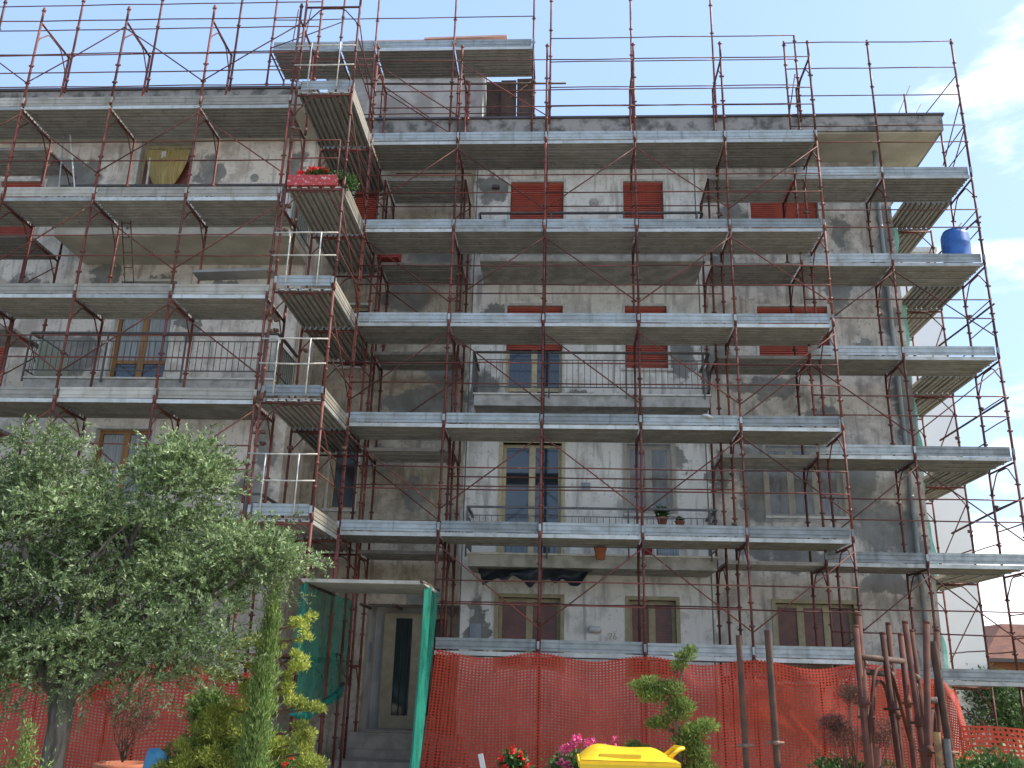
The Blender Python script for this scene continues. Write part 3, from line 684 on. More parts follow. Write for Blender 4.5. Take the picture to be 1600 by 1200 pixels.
# ---- left wing scaffold
ls = Scaf('scaffold with warm grey toe boards across the left wing above the olive tree', (-4.5, -1.8, GZ))
XL = [-1.13-1.715*i for i in range(6)]
ZL = {6: 11.64, 5: 9.70, 4: 7.78, 3: 5.87, 2: 3.95, 1: 2.03}
hl = 1.93
for i, x in enumerate(XL):
    for k in range(1, 8):
        zt_ = (ZL[k] if k < 7 else 13.60)-.27+(0 if k < 7 else .05)
        ls.frame(x, -1.8, zt_, h=hl if k > 1 else 2.1)
    ls.post((x, -1.8, 13.38), (x, -1.8, 13.70), joints=(.8,))
    if i < 6: ls.post((x+.06, -.75, 12.5), (x+.06, -.75, 16.3 if i else 15.6), joints=(.08, .25, .42, .6, .8))
ldiag = {6: 'LRLRL', 5: 'RLRLR', 4: 'LRLRL', 3: 'RLRLR', 2: 'LRLRL', 1: '.....', 7: 'RLRLR'}
for i in range(5):
    x = XL[i+1]; wd = 1.715
    for k in range(1, 7):
        z = ZL[k]-.27
        ls.deck(x, -1.8, z, wd); ls.toe(x, -1.8, z, wd, GALVW)
        for dz in (.52, .92): ls.rail((x, -1.83, ZL[k]+dz), (x+wd, -1.83, ZL[k]+dz))
    for k in range(2, 8):
        hi = (ZL[k] if k < 7 else 13.6)-.42; lo = hi-1.25; c = ldiag[k][i]
        # string is written from the right-hand bay leftwards
        ls.brace((x, -1.84, lo if c == 'R' else hi), (x+wd, -1.84, hi if c == 'R' else lo))
    ls.rail((x, -1.83, 13.36), (x+wd, -1.83, 13.36))
    for z in (12.62, 13.42, 14.02, 14.64): ls.rail((x+.06, -.78, z), (x+wd+.06, -.78, z))
# inner row at far left where there is no balcony
for k in range(2, 7):
    z = ZL[k]-.27-.15
    for x in (-8.1, -6.35): ls.frame(x, -.68, z, h=hl)
    ls.deck(-8.1, -.68, z, 1.75, lip=False)
    ls.brace((-8.1, .3, z-1.3), (-6.35, .3, z-.2))

# ---- right-hand scaffold, one frame deeper and a little lower
rt = Scaf('right hand scaffold wrapping the corner of the block past the grey downpipe', (9.7, 1, GZ))
XR = [6.99, 8.79, 10.59, 12.39]; ZR = {k: 1.73+2*k for k in range(0, 6)}
rdiag = {5: '.RR', 4: '.RL', 3: 'RLR', 2: '.RL', 1: '.RL', 0: '.RL'}
for i, x in enumerate(XR):
    for k in range(0, 7):
        if i == 0 and k == 6: continue
        z = (1.73+2*k)-.27
        if k == 6:
            rt.post((x, .97, 11.46), (x, .97, 14.9), joints=(.25, .45, .65, .82, .97)); continue
        rt.frame(x, .97, z, h=2.0 if k else 1.85)
for i in range(3):
    x = XR[i]
    for k in range(0, 6):
        rt.deck(x, .97, ZR[k]-.27, 1.8, lip=i > 0)
        if i > 0 or k == 0: rt.toe(x, .97, ZR[k]-.27, 1.8, GALV)
        if i > 0:
            for dz in (.57, .97): rt.rail((x, .94, ZR[k]+dz), (x+1.8, .94, ZR[k]+dz))
        c = rdiag[k][i]
        if c != '.' and k < 5:
            hi = ZR[k]-.42+2.0*0; lo = hi-1.4
            rt.brace((x, .93, lo if c == 'R' else hi), (x+1.8, .93, hi if c == 'R' else lo))
    if i > 0:
        for z in (13.46, 14.15, 14.83): rt.rail((x, .94, z), (x+1.8, .94, z))
for k in range(0, 6):   # side return
    z = ZR[k]-.27
    for y in (3.30, 5.05): rt.frame(11.40, y, z, rz=-math.pi/2, h=2.0 if k else 1.85)
    for y, wd in ((2.06, 1.24), (3.30, 1.75)): rt.deck(12.42, y, z, wd, rz=math.pi/2)
    rt.rail((12.42, .97, ZR[k]+.57), (12.42, 2.02, ZR[k]+.57)); rt.rail((12.42, .97, ZR[k]+1.0), (12.42, 2.02, ZR[k]+1.0))
    rt.rail((12.42, 2.02, ZR[k]+.35), (12.42, 3.3, ZR[k]+.35)); rt.rail((12.42, 3.3, ZR[k]+.4), (12.42, 5.05, ZR[k]+.4))
    rt.brace((12.42, 3.3, z-.4), (12.42, 5.05, z-1.5))
    if 0 < k < 5:
        rt.rail((12.1, 3.4, ZR[k]+.75), (12.75, 1.55, ZR[k]+1.15), .022, RUSTT); rt.clamp((12.42, 2.02, ZR[k]+1.05)); rt.clamp((12.42, 3.3, ZR[k]+.78))
for x in (10.59,): 
    for k in (1, 2, 4, 5): rt.clamp((x, 2.02, ZR[k]-.9)); 
rt.post((12.39, 2.02, 11.4), (12.39, 2.02, 13.6), joints=(.3, .6, .9)); rt.post((11.9, 2.5, 13.1), (11.9, 2.5, 14.6)); 
rt.rail((12.42, .97, 14.0), (11.6, 2.6, 13.13)); rt.rail((12.42, .97, 13.4), (12.42, 2.2, 12.5)); rt.rail((12.42, .97, 12.7), (12.42, 2.2, 11.9))
rt.rail((11.3, 2.6, 13.13), (12.1, 2.6, 14.9), .009); rt.rail((11.6, 2.6, 13.13), (12.3, 2.6, 14.4), .009)
rt.brace((8.79, .93, 13.1), (9.0, 1.05, 14.1))

# ---- scaffold round the stair head on the roof
us = Scaf('high roof scaffold platform in front of the plastered stair head', (0, 1.5, 12.0))
XU = [-2.75, -1.15, -.34, 1.46, 3.26]
for i, x in enumerate(XU):
    us.post((x, 1.05, 12.6 if i < 2 else 12.0), (x, 1.05, 16.6), joints=(.2, .35, .5, .66, .8))
    us.post((x, 2.1, 12.95 if i < 2 else 13.14), (x, 2.1, 14.9), joints=(.4, .75))
    us.rail((x, 1.05, 14.84), (x, 2.1, 14.84), .021, RED, 'transom')
for x, wd in ((-2.75, 1.6), (-1.15, .81), (-.34, 1.8), (1.46, 1.8)):
    us.deck(x, 1.05, 14.87, wd); us.toe(x, 1.05, 14.87, wd, GALV)
    us.rail((x, 1.02, 15.72), (x+wd, 1.02, 15.72)); us.rail((x, 2.1, 13.9), (x+wd, 2.1, 13.9))
us.rail((-.5, .98, 13.92), (4.0, 1.12, 13.98), .024, RUSTT, 'cross_tube'); 
for x in (-.34, 1.46, 3.26, 1.8): us.clamp((x, 1.02, 13.95))
us.brace((-2.75, .98, 14.9), (-1.15, .98, 15.6)); us.brace((-2.7, 2.1, 15.0), (-2.2, 1.0, 16.0)); us.brace((-2.45, 2.1, 15.0), (-1.9, 1.0, 16.0))
us.brace((1.5, 2.0, 13.2), (3.2, 2.0, 14.7)); us.brace((-.3, 2.0, 14.6), (1.4, 2.0, 13.3))
us.rail((-2.75, 1.02, 14.45), (-.34, 1.02, 14.45)); us.rail((-2.75, 1.0, 14.62), (-.34, 1.0, 14.6))
# loose things up there
m_ = MB(); m_.box(-.95, 1.45, 15.10, 2.75, 1.75, 15.14); 
tb = obj('timber_board', MB().box(0, 0, 0, 3.6, .22, .05), WOOD, None, (-1.0, 1.15, 15.17), (R(4), R(-1.7), R(2))); tag(tb, 'long pinkish new timber board lying on the high roof platform', 'board')
tb2 = obj('timber_board', MB().box(0, 0, 0, 1.9, .2, .04), WOOD, None, (.75, 1.16, 15.25), (R(3), R(-.6), R(-1))); tag(tb2, 'short upper timber board overlapping the long one on the roof platform', 'board')
for i, x in enumerate((2.14, 2.49, 2.86)):
    q = MB(); q.box(0, 0, 0, .355, .045, 1.75)
    for j in range(4): q.box(.035+j*.065, -.012, .02, .065+j*.065, -.001, 1.73)
    o = obj('deck_plank', q, two_tone('rusty_plank_steel', (.13, .085, .065), (.08, .06, .05), 4, .7, .2, rnd=.3), None, (x, 2.35-.05*i, 13.14), (R(3), R(-1.2+i*.4), R(3-i*2)))
    tag(o, ('brown ribbed steel plank standing upright nearest the stair head', 'brown ribbed steel plank standing upright between two others on the roof', 'darkest ribbed steel plank standing upright at the platform edge')[i], 'plank', 'ribbed planks standing on the roof')
# added pale strip standing in for the sunlit side wall of the stair head
o = obj('sunlit_side_strip', MB().box(0, 0, 0, .07, .12, 2.0), TRIM, None, (2.10, 2.4, 13.14), (0, R(-3), 0)); tag(o, 'added pale strip for the sunlit side wall at the right edge of the stair head', 'board')

# ------------------------------------------------------------------ things on the scaffold and balconies
def leafcloud(centres, n, size, asp=2.5, spread=1.0, up=0.0, droop=0.0, tri=False, seed=0, quad=None):
    """small leaf faces scattered in ellipsoids; centres = [(c, r, weight)]"""
    g = np.random.default_rng(seed); W = np.array([c[2] for c in centres], float); W /= W.sum()
    idx = g.choice(len(centres), n, p=W); cc = np.array([c[0] for c in centres])[idx]; rr = np.array([c[1] if hasattr(c[1], '__len__') else (c[1],)*3 for c in centres])[idx]
    d = g.normal(size=(n, 3)); d /= np.linalg.norm(d, axis=1)[:, None]; rad = g.random(n)**.45
    rad *= 1+.12*g.normal(size=n)
    P = cc+d*rr*rad[:, None]*spread
    ax = d*.6+g.normal(size=(n, 3))*.7; ax[:, 2] += up; ax /= np.linalg.norm(ax, axis=1)[:, None]
    sd = np.cross(ax, g.normal(size=(n, 3))); sd /= np.linalg.norm(sd, axis=1)[:, None]
    ln = size*(.6+.8*g.random(n))[:, None]; wd = ln/asp
    V = np.stack([P, P+ax*ln*.5+sd*wd*.5, P+ax*ln, P+ax*ln*.5-sd*wd*.5], 1).reshape(-1, 3)
    return V
def quadmesh(name, V, mat):
    n = len(V)//4; me = bpy.data.meshes.new(name); me.vertices.add(len(V)); me.vertices.foreach_set('co', V.astype(np.float32).ravel())
    me.loops.add(4*n); me.loops.foreach_set('vertex_index', np.arange(4*n, dtype=np.int32)); me.polygons.add(n)
    me.polygons.foreach_set('loop_start', np.arange(0, 4*n, 4, dtype=np.int32)); me.materials.append(mat); me.update(calc_edges=True); me.validate(); return me
def petals(cs, r, n, seed):
    return leafcloud([(c, r, 1) for c in cs], n, r*.9, 1.1, seed=seed)

o = thing('blue_barrel', 'blue plastic barrel standing on the right hand scaffold near the sky', 'barrel', (12.10, 1.45, 9.545))
obj('body', MB().lathe((0, 0, 0), [(.24, 0), (.262, .03), (.272, .2), (.278, .22), (.272, .24), (.276, .56), (.282, .58), (.276, .60), (.272, .78), (.25, .845), (.22, .87)], 28), BARRELB, o, (12.10, 1.45, 9.55))
obj('lid', MB().lathe((0, 0, 0), [(.222, .872), (.225, .895), (.215, .905), (.12, .905), (.11, .89)], 24), BARRELB, o, (12.10, 1.45, 9.55))
o = obj('handle_rod', MB().tube((0, 0, 0), (.28, .1, .36), .012), RUSTT, None, (12.05, 1.45, 10.36)); tag(o, 'short rusty rod poking up behind the blue barrel', 'rod')
# flower box on the corner tower
o = thing('flower_box', 'peeling red flower box with red geraniums on the corner tower', 'flower box', (-.5, -1.75, 9.70))
q = MB(); q.box(-.97, -1.86, 9.68, -.12, -1.84, 9.89); q.box(-.97, -1.62, 9.68, -.12, -1.60, 9.89); q.box(-.99, -1.86, 9.68, -.972, -1.60, 9.89); q.box(-.118, -1.86, 9.68, -.10, -1.60, 9.89); q.box(-.97, -1.839, 9.68, -.12, -1.621, 9.80)
obj('trough', q, two_tone('chipped_red_paint', (.40, .05, .045), (.55, .35, .34), 14, .6, lo=.56, hi=.62), o)
obj('leaves', quadmesh('leaves', leafcloud([((-.45, -1.73, 9.95), (.28, .12, .10), 3), ((-.1, -1.7, 9.95), (.16, .1, .10), 1), ((.12, -1.62, 9.85), (.12, .1, .16), 1.3)], 1500, .045, 1.6, seed=3), DKGR), None, o)
obj('flowers', quadmesh('flowers', petals([(-.80, -1.78, 9.96), (-.62, -1.75, 10.05), (-.53, -1.72, 10.07), (-.40, -1.78, 10.02), (-.34, -1.76, 10.02), (-.66, -1.7, 10.0)], .05, 500, 4), PETR), None, o)
# red crate by recess
o = thing('red_crate', 'dark red plastic crate on the corner walkway beside the recess wall', 'crate', (.25, 1.55, 9.82))
q = MB(); q.box(0, 1.35, 9.83, .46, 1.75, 9.86)
for zz in (9.87, 9.97, 10.07, 10.17, 10.27): q.box(0, 1.35, zz, .46, 1.37, zz+.07); q.box(0, 1.73, zz, .46, 1.75, zz+.07)
for x in (0, .44): q.box(x, 1.371, 9.861, x+.02, 1.729, 10.34)
obj('body', q, ROADR, o)
# water butts / bits at recess level 3
o = thing('red_bucket', 'small red bucket on the inner walkway beside the blue one', 'bucket', (-.55, 1.9, 7.72)); obj('body', MB().lathe((-.55, 1.9, 7.72), [(.12, 0), (.15, .28), (.155, .29)], 16), ROADR, o); obj('handle', MB().path([(-.7, 1.9, 8.0), (-.6, 1.9, 8.12), (-.5, 1.9, 8.12), (-.4, 1.9, 8.0)], .005, 6), GUTT, o)
o = thing('blue_bucket', 'small blue bucket on the inner walkway beside the red one', 'bucket', (-.2, 1.9, 7.72)); obj('body', MB().lathe((-.2, 1.9, 7.72), [(.12, 0), (.15, .28), (.155, .29)], 16), BARRELB, o); obj('handle', MB().path([(-.35, 1.9, 8.0), (-.25, 1.9, 8.12), (-.15, 1.9, 8.12), (-.05, 1.9, 8.0)], .005, 6), GUTT, o)
# loose metal plank on the left wing scaffold
o = obj('steel_plank', MB().box(0, 0, 0, 1.5, .30, .05), DECK, None, (-2.72, -1.35, 8.20), (R(-6), R(-1), R(-2))); tag(o, 'loose grey steel plank resting across the left wing scaffold', 'plank')
# rods leaning at top left
for i, (a, b, r, mt, lb) in enumerate((((-5.62, -1.2, 11.2), (-5.15, -1.3, 9.55), .014, WHITEP, 'white rod leaning on the top left scaffold deck'), ((-5.75, -1.2, 11.2), (-5.55, -1.25, 9.55), .014, PIPE, 'grey rod leaning beside the white rod at top left'))):
    o = obj('leaning_rod', MB().tube((0, 0, 0), Vector(b)-Vector(a), r), mt, None, a); tag(o, lb, 'rod', 'rods leaning on the left scaffold')
# ladder
o = thing('ladder', 'narrow rusty ladder leaning behind the left wing scaffold', 'ladder', (-4.2, -.95, 7.6))
for dx in (0, .17): obj('rail', MB().tube((-4.42+dx, -1.0, 9.55), (-4.1+dx, -.8, 7.6), .011), RUSTT, o)
q = MB()
for j in range(6): t = .08+j*.15; q.tube((-4.42+.32*t, -1.0+.2*t, 9.55-1.95*t), (-4.25+.32*t, -1.0+.2*t, 9.55-1.95*t), .008)
obj('rungs', q, RUSTT, o)
def pot(x, y, z, r, h, label, mat=TERRA, plant=0, name='flower_pot', seed=0):
    o = thing(name, label, 'flower pot', (x, y, z))
    obj('pot', MB().lathe((x, y, z), [(r*.65, 0), (r*.9, h*.8), (r*.92, h*.8), (r, h*.82), (r, h), (r*.85, h), (r*.83, h*.9)], 18), mat, o)
    if plant:
        obj('leaves', quadmesh('leaves', leafcloud([((x, y, z+h+plant*.5), (plant*.7, plant*.6, plant*.6), 1)], 500, .05, 1.8, up=.5, seed=seed), DKGR), None, o)
    return o
pot(4.70, 1.04, 3.50, .12, .22, 'terracotta pot hanging outside the lowest central balcony rail')
pot(5.60, 1.30, 3.62, .10, .17, 'bright red pot on the balcony floor right of the terracotta pot', ROADR)
pot(5.89, 1.36, 4.20, .11, .16, 'terracotta pot of dark leaves on the balcony rail', plant=.18, seed=5)
pot(6.22, 1.36, 4.20, .10, .09, 'low terracotta pot beside the leafy pot on the balcony rail', plant=.05, seed=6)
o = thing('storage_box', 'dark slatted box on the lowest balcony at its right end', 'box', (6.1, 1.5, 3.62))
q = MB(); q.box(5.8, 1.42, 3.62, 6.2, 1.7, 3.95)
for j in range(7): q.box(5.81+j*.057, 1.405, 3.63, 5.85+j*.057, 1.419, 3.94)
obj('body', q, PIPE, o); obj('lid', MB().box(5.78, 1.39, 3.953, 6.22, 1.72, 3.98), IRON, o)
o = obj('cloth_rag', MB().lathe((0, 0, 0), [(.02, -.04), (.10, -.02), (.12, .0), (.07, .03), (.03, .04)], 9), WHITEP, None, (6.62, .05, 5.99), (.3, .2, .4)); tag(o, 'white rag lying on the toe board under the middle balcony', 'rag')

# ------------------------------------------------------------------ entrance canopy with green nets
cn = thing('entrance_canopy', 'plank canopy over the building entrance draped with green netting', 'canopy', (1, -.9, GZ))
q = MB()
for j in range(5): q.box(-.02, -1.9+j*.36, 2.70, 1.88, -1.9+j*.36+.345, 2.75)
obj('planks', q, DECK, cn)
q = MB(); q.box(-.02, -1.93, 2.695, 1.88, -1.903, 2.748); obj('edge', q, GALVW, cn)
q = MB(); q.tube((.02, -2.1, 2.68), (.02, .1, 2.68), .024, 10); obj('side_tube', q, RUSTT, cn)
q = MB(); q.tube((1.86, -2.05, 2.72), (1.86, .1, 2.80), .024, 10); obj('side_tube', q, RUSTT, cn)
for j in range(7):
    q = MB(); q.tube((.0+j*.3, 1.0, 2.60), (.0+j*.3, 1.9, 2.60), .03, 8)
    if j in (1, 3, 5): obj('rear_tube', q, RUSTT, cn)
def sheet(fn, nu, nv, mat, name, parent, uv=None):
    vs = [fn(i/nu, j/nv) for j in range(nv+1) for i in range(nu+1)]
    fs = [(j*(nu+1)+i, j*(nu+1)+i+1, (j+1)*(nu+1)+i+1, (j+1)*(nu+1)+i) for j in range(nv) for i in range(nu)]
    me = bpy.data.meshes.new(name); me.from_pydata(vs, [], fs); me.polygons.foreach_set('use_smooth', [True]*len(fs)); me.materials.append(mat)
    if uv:
        ul = me.uv_layers.new(name='UVMap'); d = np.empty((len(fs)*4, 2), np.float32); k = 0
        for f in fs:
            for vi in f: i, j = vi % (nu+1), vi//(nu+1); d[k] = uv(i/nu, j/nv); k += 1
        ul.data.foreach_set('uv', d.ravel())
    me.update(); o = bpy.data.objects.new(name, me)
    return place(o, parent, world=(0, 0, 0))
def rnet(u, v): # right strip
    w_ = .25+.75*v
    return (1.87+.05*math.sin(u*14+v*2)*(1-v*.5)-.03*(1-v), -1.92+1.9*u*(w_), -.05+2.80*v+.06*u*(1-v))
sheet(rnet, 40, 20, GNET, 'net_curtain', cn)
def lnet(u, v):
    zb = .75+.55*(1-u)*0+.35*abs(u-.35)
    return (.0+.04*math.sin(u*18+v*3)+.05*(1-v), -1.92+3.3*u, zb+(2.70-zb)*v)
sheet(lnet, 60, 20, GNET, 'net_curtain', cn)
def lnet2(u, v): return (-.03+.38*u*(.6+.4*v), -1.90+.06*math.sin(u*9)+.3*u, 1.05-.35*u+(2.68-1.05+.35*u)*v)
sheet(lambda u, v: (-.04+.14*u, -1.935+.02*math.sin(u*9), 1.5+1.18*v), 10, 8, GNET, 'net_fold', cn)
# gathered hem of the left net
q = MB(); q.path([(.03, -1.9, .80), (.05, -1.2, .72), (.02, -.6, .78), (.06, 0, .92), (.03, .8, 1.05), (.02, 1.3, 1.2)], [.05, .07, .05, .06, .05, .03], 9); obj('net_hem', q, two_tone('bunched_green_net', (.01, .20, .15), (.006, .12, .09), 9, .8, bmp=.6), cn)
# green net strip beside the right corner
def gst(u, v): return (11.42+.10*u+.02*math.sin(v*40)+.02*math.sin(v*91+u), 3.0+.1*math.sin(v*30), GZ+.1+11.6*v)
o = sheet(gst, 4, 160, two_tone('pale_green_net', (.25, .55, .45), (.14, .42, .33), 5, .7), 'net_strip', None); tag(o, 'narrow pale green net strip hanging beside the right corner', 'net')

# ------------------------------------------------------------------ red mesh barriers
def fence_thing(label, fn, L_, H_, nu, nv, posts=()):
    o = thing('mesh_barrier', label, 'barrier', fn(0.5, 0))
    sheet(fn, nu, nv, FENCE, 'mesh', o, uv=lambda u, v: (u*L_, v*H_))
    for p in posts: obj('tie', MB().tube((p[0], p[1], p[2]-.03), (p[0], p[1], p[2]+.03), .03), COUP, o)
    return o
def f_main(u, v):
    x = 1.90+7.9*u; tops = 1.75-.07*u+.055*math.cos((x/1.8)*2*math.pi)
    xx = x-.28*(1-v)**1.3*max(0, 1-u*6)*0-.10*(1-u)*(1-v)*0
    return (xx-.22*max(0, .12-u)/.12*(1-v), -.17-.05*math.sin(x*3.1+v*2.5)-.045*math.sin(v*6+x*1.3+math.sin(x*2.3))-.012*math.sin(v*17+x*2.1)-.10*(1-v)*math.sin(x*2.0+1), GZ+.02+(tops-GZ-.02)*v)
fence_thing('long red plastic mesh barrier tied along the foot of the main scaffold', f_main, 8.1, 2.1, 150, 34, [(x, -.1, 1.74) for x in (3.6, 5.4, 7.2, 9.0)])
def f_left(u, v):
    x = -8.2+7.9*u; top = 1.42+.10*math.cos(x*3.5)
    return (x, -1.98-.06*math.sin(x*2.6+v*3), GZ+.02+(top-GZ-.02)*v)
fence_thing('red plastic mesh barrier behind the olive tree below the left wing', f_left, 7.9, 1.8, 130, 24)
def f_fold(u, v):
    x = 9.72+.70*u*(1-.0*v); z = GZ+.03+(1.47-.1*u*u+.04*math.sin(u*5)-GZ)*v
    return (x+.16*(1-v)*u+.03*math.sin(v*9), -.22-.16*math.sin(u*math.pi*2.2+v*4)*(.4+.6*v)-.10*math.sin(v*7+u*5), z)
fence_thing('bunched red mesh end folded over at the right corner of the barrier', f_fold, 1.9, 2.2, 60, 50)
def f_far(u, v):
    x = 8.02+3.2*u; sl = .30*(1-v)*max(0, 1-u*3)
    return (x+.28*(1-v)*max(0, 1-u*2), -6.0+.4*u+.04*math.sin(x*5), GZ+(.99-GZ)*v+.02*math.sin(x*4))
fence_thing('nearer red mesh barrier at the right edge behind the flowering shrub', f_far, 3.2, 1.34, 50, 12)

# ------------------------------------------------------------------ spare scaffold frames stood in the garden
def spare(label, x, y, rz, tilt=(0, 0), h=2.15, tr=1.78, wid=1.05, lo=False):
    o = thing('spare_frame', label, 'scaffold frame', (x, y, GZ), 'spare frames standing in the garden'); o.rotation_euler = (tilt[0], tilt[1], rz)
    for yy in (0, wid):
        p = MB(); p.path([(0, yy, 0), (0, yy, h)], .0225, 12)
        p.path([(0, yy, h-.02), (0, yy, h+.001)], .0226, 12); p.path([(0, yy, tr-.35), (0, yy, tr-.28)], .0275, 10); p.tube((-.06, yy, tr-.32), (.06, yy, tr-.32), .010, 6)
        child_local('post', p.mesh('post', RR), o)
    t = MB(); t.tube((0, .02, tr), (0, wid-.02, tr), .0235, 10); child_local('transom', t.mesh('transom', RUSTT), o)
    for y0, sg in ((0, 1), (wid, -1)):
        b = MB(); b.path([(0, y0+sg*.48, tr-.06), (0, y0+sg*.38, tr-.08), (0, y0+sg*.30, tr-.14), (0, y0+sg*.04, tr-.60)], .014, 8); child_local('brace', b.mesh('brace', RR), o)
    return o
spare('spare red frame standing leftmost with its rusty crossbar highest', 6.14, -9.0, R(-36), (R(0), R(0)), h=2.12, tr=1.90)
spare('spare rusty frame standing just right of the leftmost one', 6.21, -8.8, R(-30), (0, R(.5)), h=2.22, tr=1.80)
spare('spare red frame tilted across the middle of the upright stack', 6.30, -9.35, R(-25), (R(0), R(5.5)), h=2.14, tr=1.62, wid=.9)
spare('spare orange rusted frame standing upright right of the tilted one', 6.57, -9.0, R(-22), (R(0), R(-1.8)), h=2.16, tr=1.78)
spare('spare dark red frame deepest inside the stack', 6.52, -8.6, R(-20), (R(0), R(-1.5)), h=2.10, tr=1.86)
def pole(label, x, y, h, r=.024, tilt=(0, 0), mat=RUSTT, grp='loose poles standing in the garden'):
    o = thing('steel_pole', label, 'pole', (x, y, GZ), grp); o.rotation_euler = (*tilt, 0)
    m = MB(); m.path([(0, 0, 0), (0, 0, h)], r, 12, False); m.path([(0, 0, h), (0, 0, h-.06)], r*.8, 12, False); child_local('tube', m.mesh('tube', mat), o)
    m = MB(); m.path([(0, 0, h*.62), (0, 0, h*.62+.03)], r*1.25, 10); m.tube((-.06, 0, h*.62+.015), (.06, 0, h*.62+.015), .01, 6); child_local('collar', m.mesh('collar', COUP), o); return o
pole('thin dark steel pole, left one of the pair before the red barrier', 5.31, -9.0, 2.03, .021, (0, R(-.6)))
pole('brown steel pole, right one of the pair before the red barrier', 5.53, -9.0, 2.07, .024, (0, R(-.8)))
pole('dark steel pole standing right of the frame stack', 6.77, -9.0, 2.02, .026, (0, R(-2.6)))
pole('grey brown steel pole standing inside the frame stack', 6.40, -8.3, 1.95, .024, (0, R(-1.5)))
pole('short pale rusty pole standing low in the stack', 6.41, -9.5, 1.42, .022, (0, R(1.5)), two_tone('flaking_ochre', (.32, .20, .08), (.16, .10, .05), 12, .8))
pole('short dark grey pole beside the pale rusty one', 6.50, -9.5, 1.38, .026, (0, 0), IRON)
pole('short leaning dark red post at the left foot of the stack', 5.92, -9.5, 1.32, .022, (0, R(6)), RED)
o = obj('steel_bar', MB().tube((0, 0, 0), (.55, -.05, -.22), .024, 12), RUSTT, None, (5.93, -9.9, .86)); tag(o, 'rusty horizontal bar slanting across the foot of the frames', 'bar')

# ------------------------------------------------------------------ olive tree
def limb(mb, p0, p1, r0, r1, wob=.06, n=7, seed=0):
    g = random.Random(seed); p0, p1 = Vector(p0), Vector(p1); pts = []; rs = []
    for i in range(n+1):
        t = i/n; w_ = wob*math.sin(t*math.pi); pts.append(p0.lerp(p1, t)+Vector((g.uniform(-w_, w_), g.uniform(-w_, w_), g.uniform(-w_, w_)*.5))); rs.append(r0+(r1-r0)*t)
    mb.path(pts, rs, 9); return pts
ot = thing('olive_tree', 'big silvery olive tree filling the lower left in front of the wing', 'tree', (-.76, -7, GZ))
tk = MB(); base = (-.76, -7, GZ); fork = (-.80, -7, 1.05)
tk.path([(-.70, -7.0, GZ-.05), (-.72, -7, 0), (-.78, -7, .5), (-.77, -7, .85), (-.80, -7, 1.15)], [.16, .12, .105, .11, .13], 14)
tips = []
g = random.Random(5)
limbs = [((-2.0, -7.1, 2.3)), ((-1.5, -7.3, 2.9)), ((-.9, -6.8, 3.0)), ((-.2, -7.1, 2.8)), ((.45, -7.0, 2.5)), ((-.5, -7.4, 2.4)), ((-1.6, -6.6, 1.9)), ((.3, -6.7, 1.9)), ((-2.6, -6.9, 2.6)), ((.9, -7.0, 2.3))]
br = MB()
for i, t in enumerate(limbs):
    limb(tk, fork, t, .07, .018, .12, 8, i)
    for j in range(5):
        a = Vector(fork).lerp(Vector(t), .45+.12*j); b = a+Vector((g.uniform(-.5, .5), g.uniform(-.5, .5), g.uniform(-.1, .5))); limb(tk, a, b, .02, .006, .05, 4, i*9+j)
obj('trunk', tk, BARK, ot)
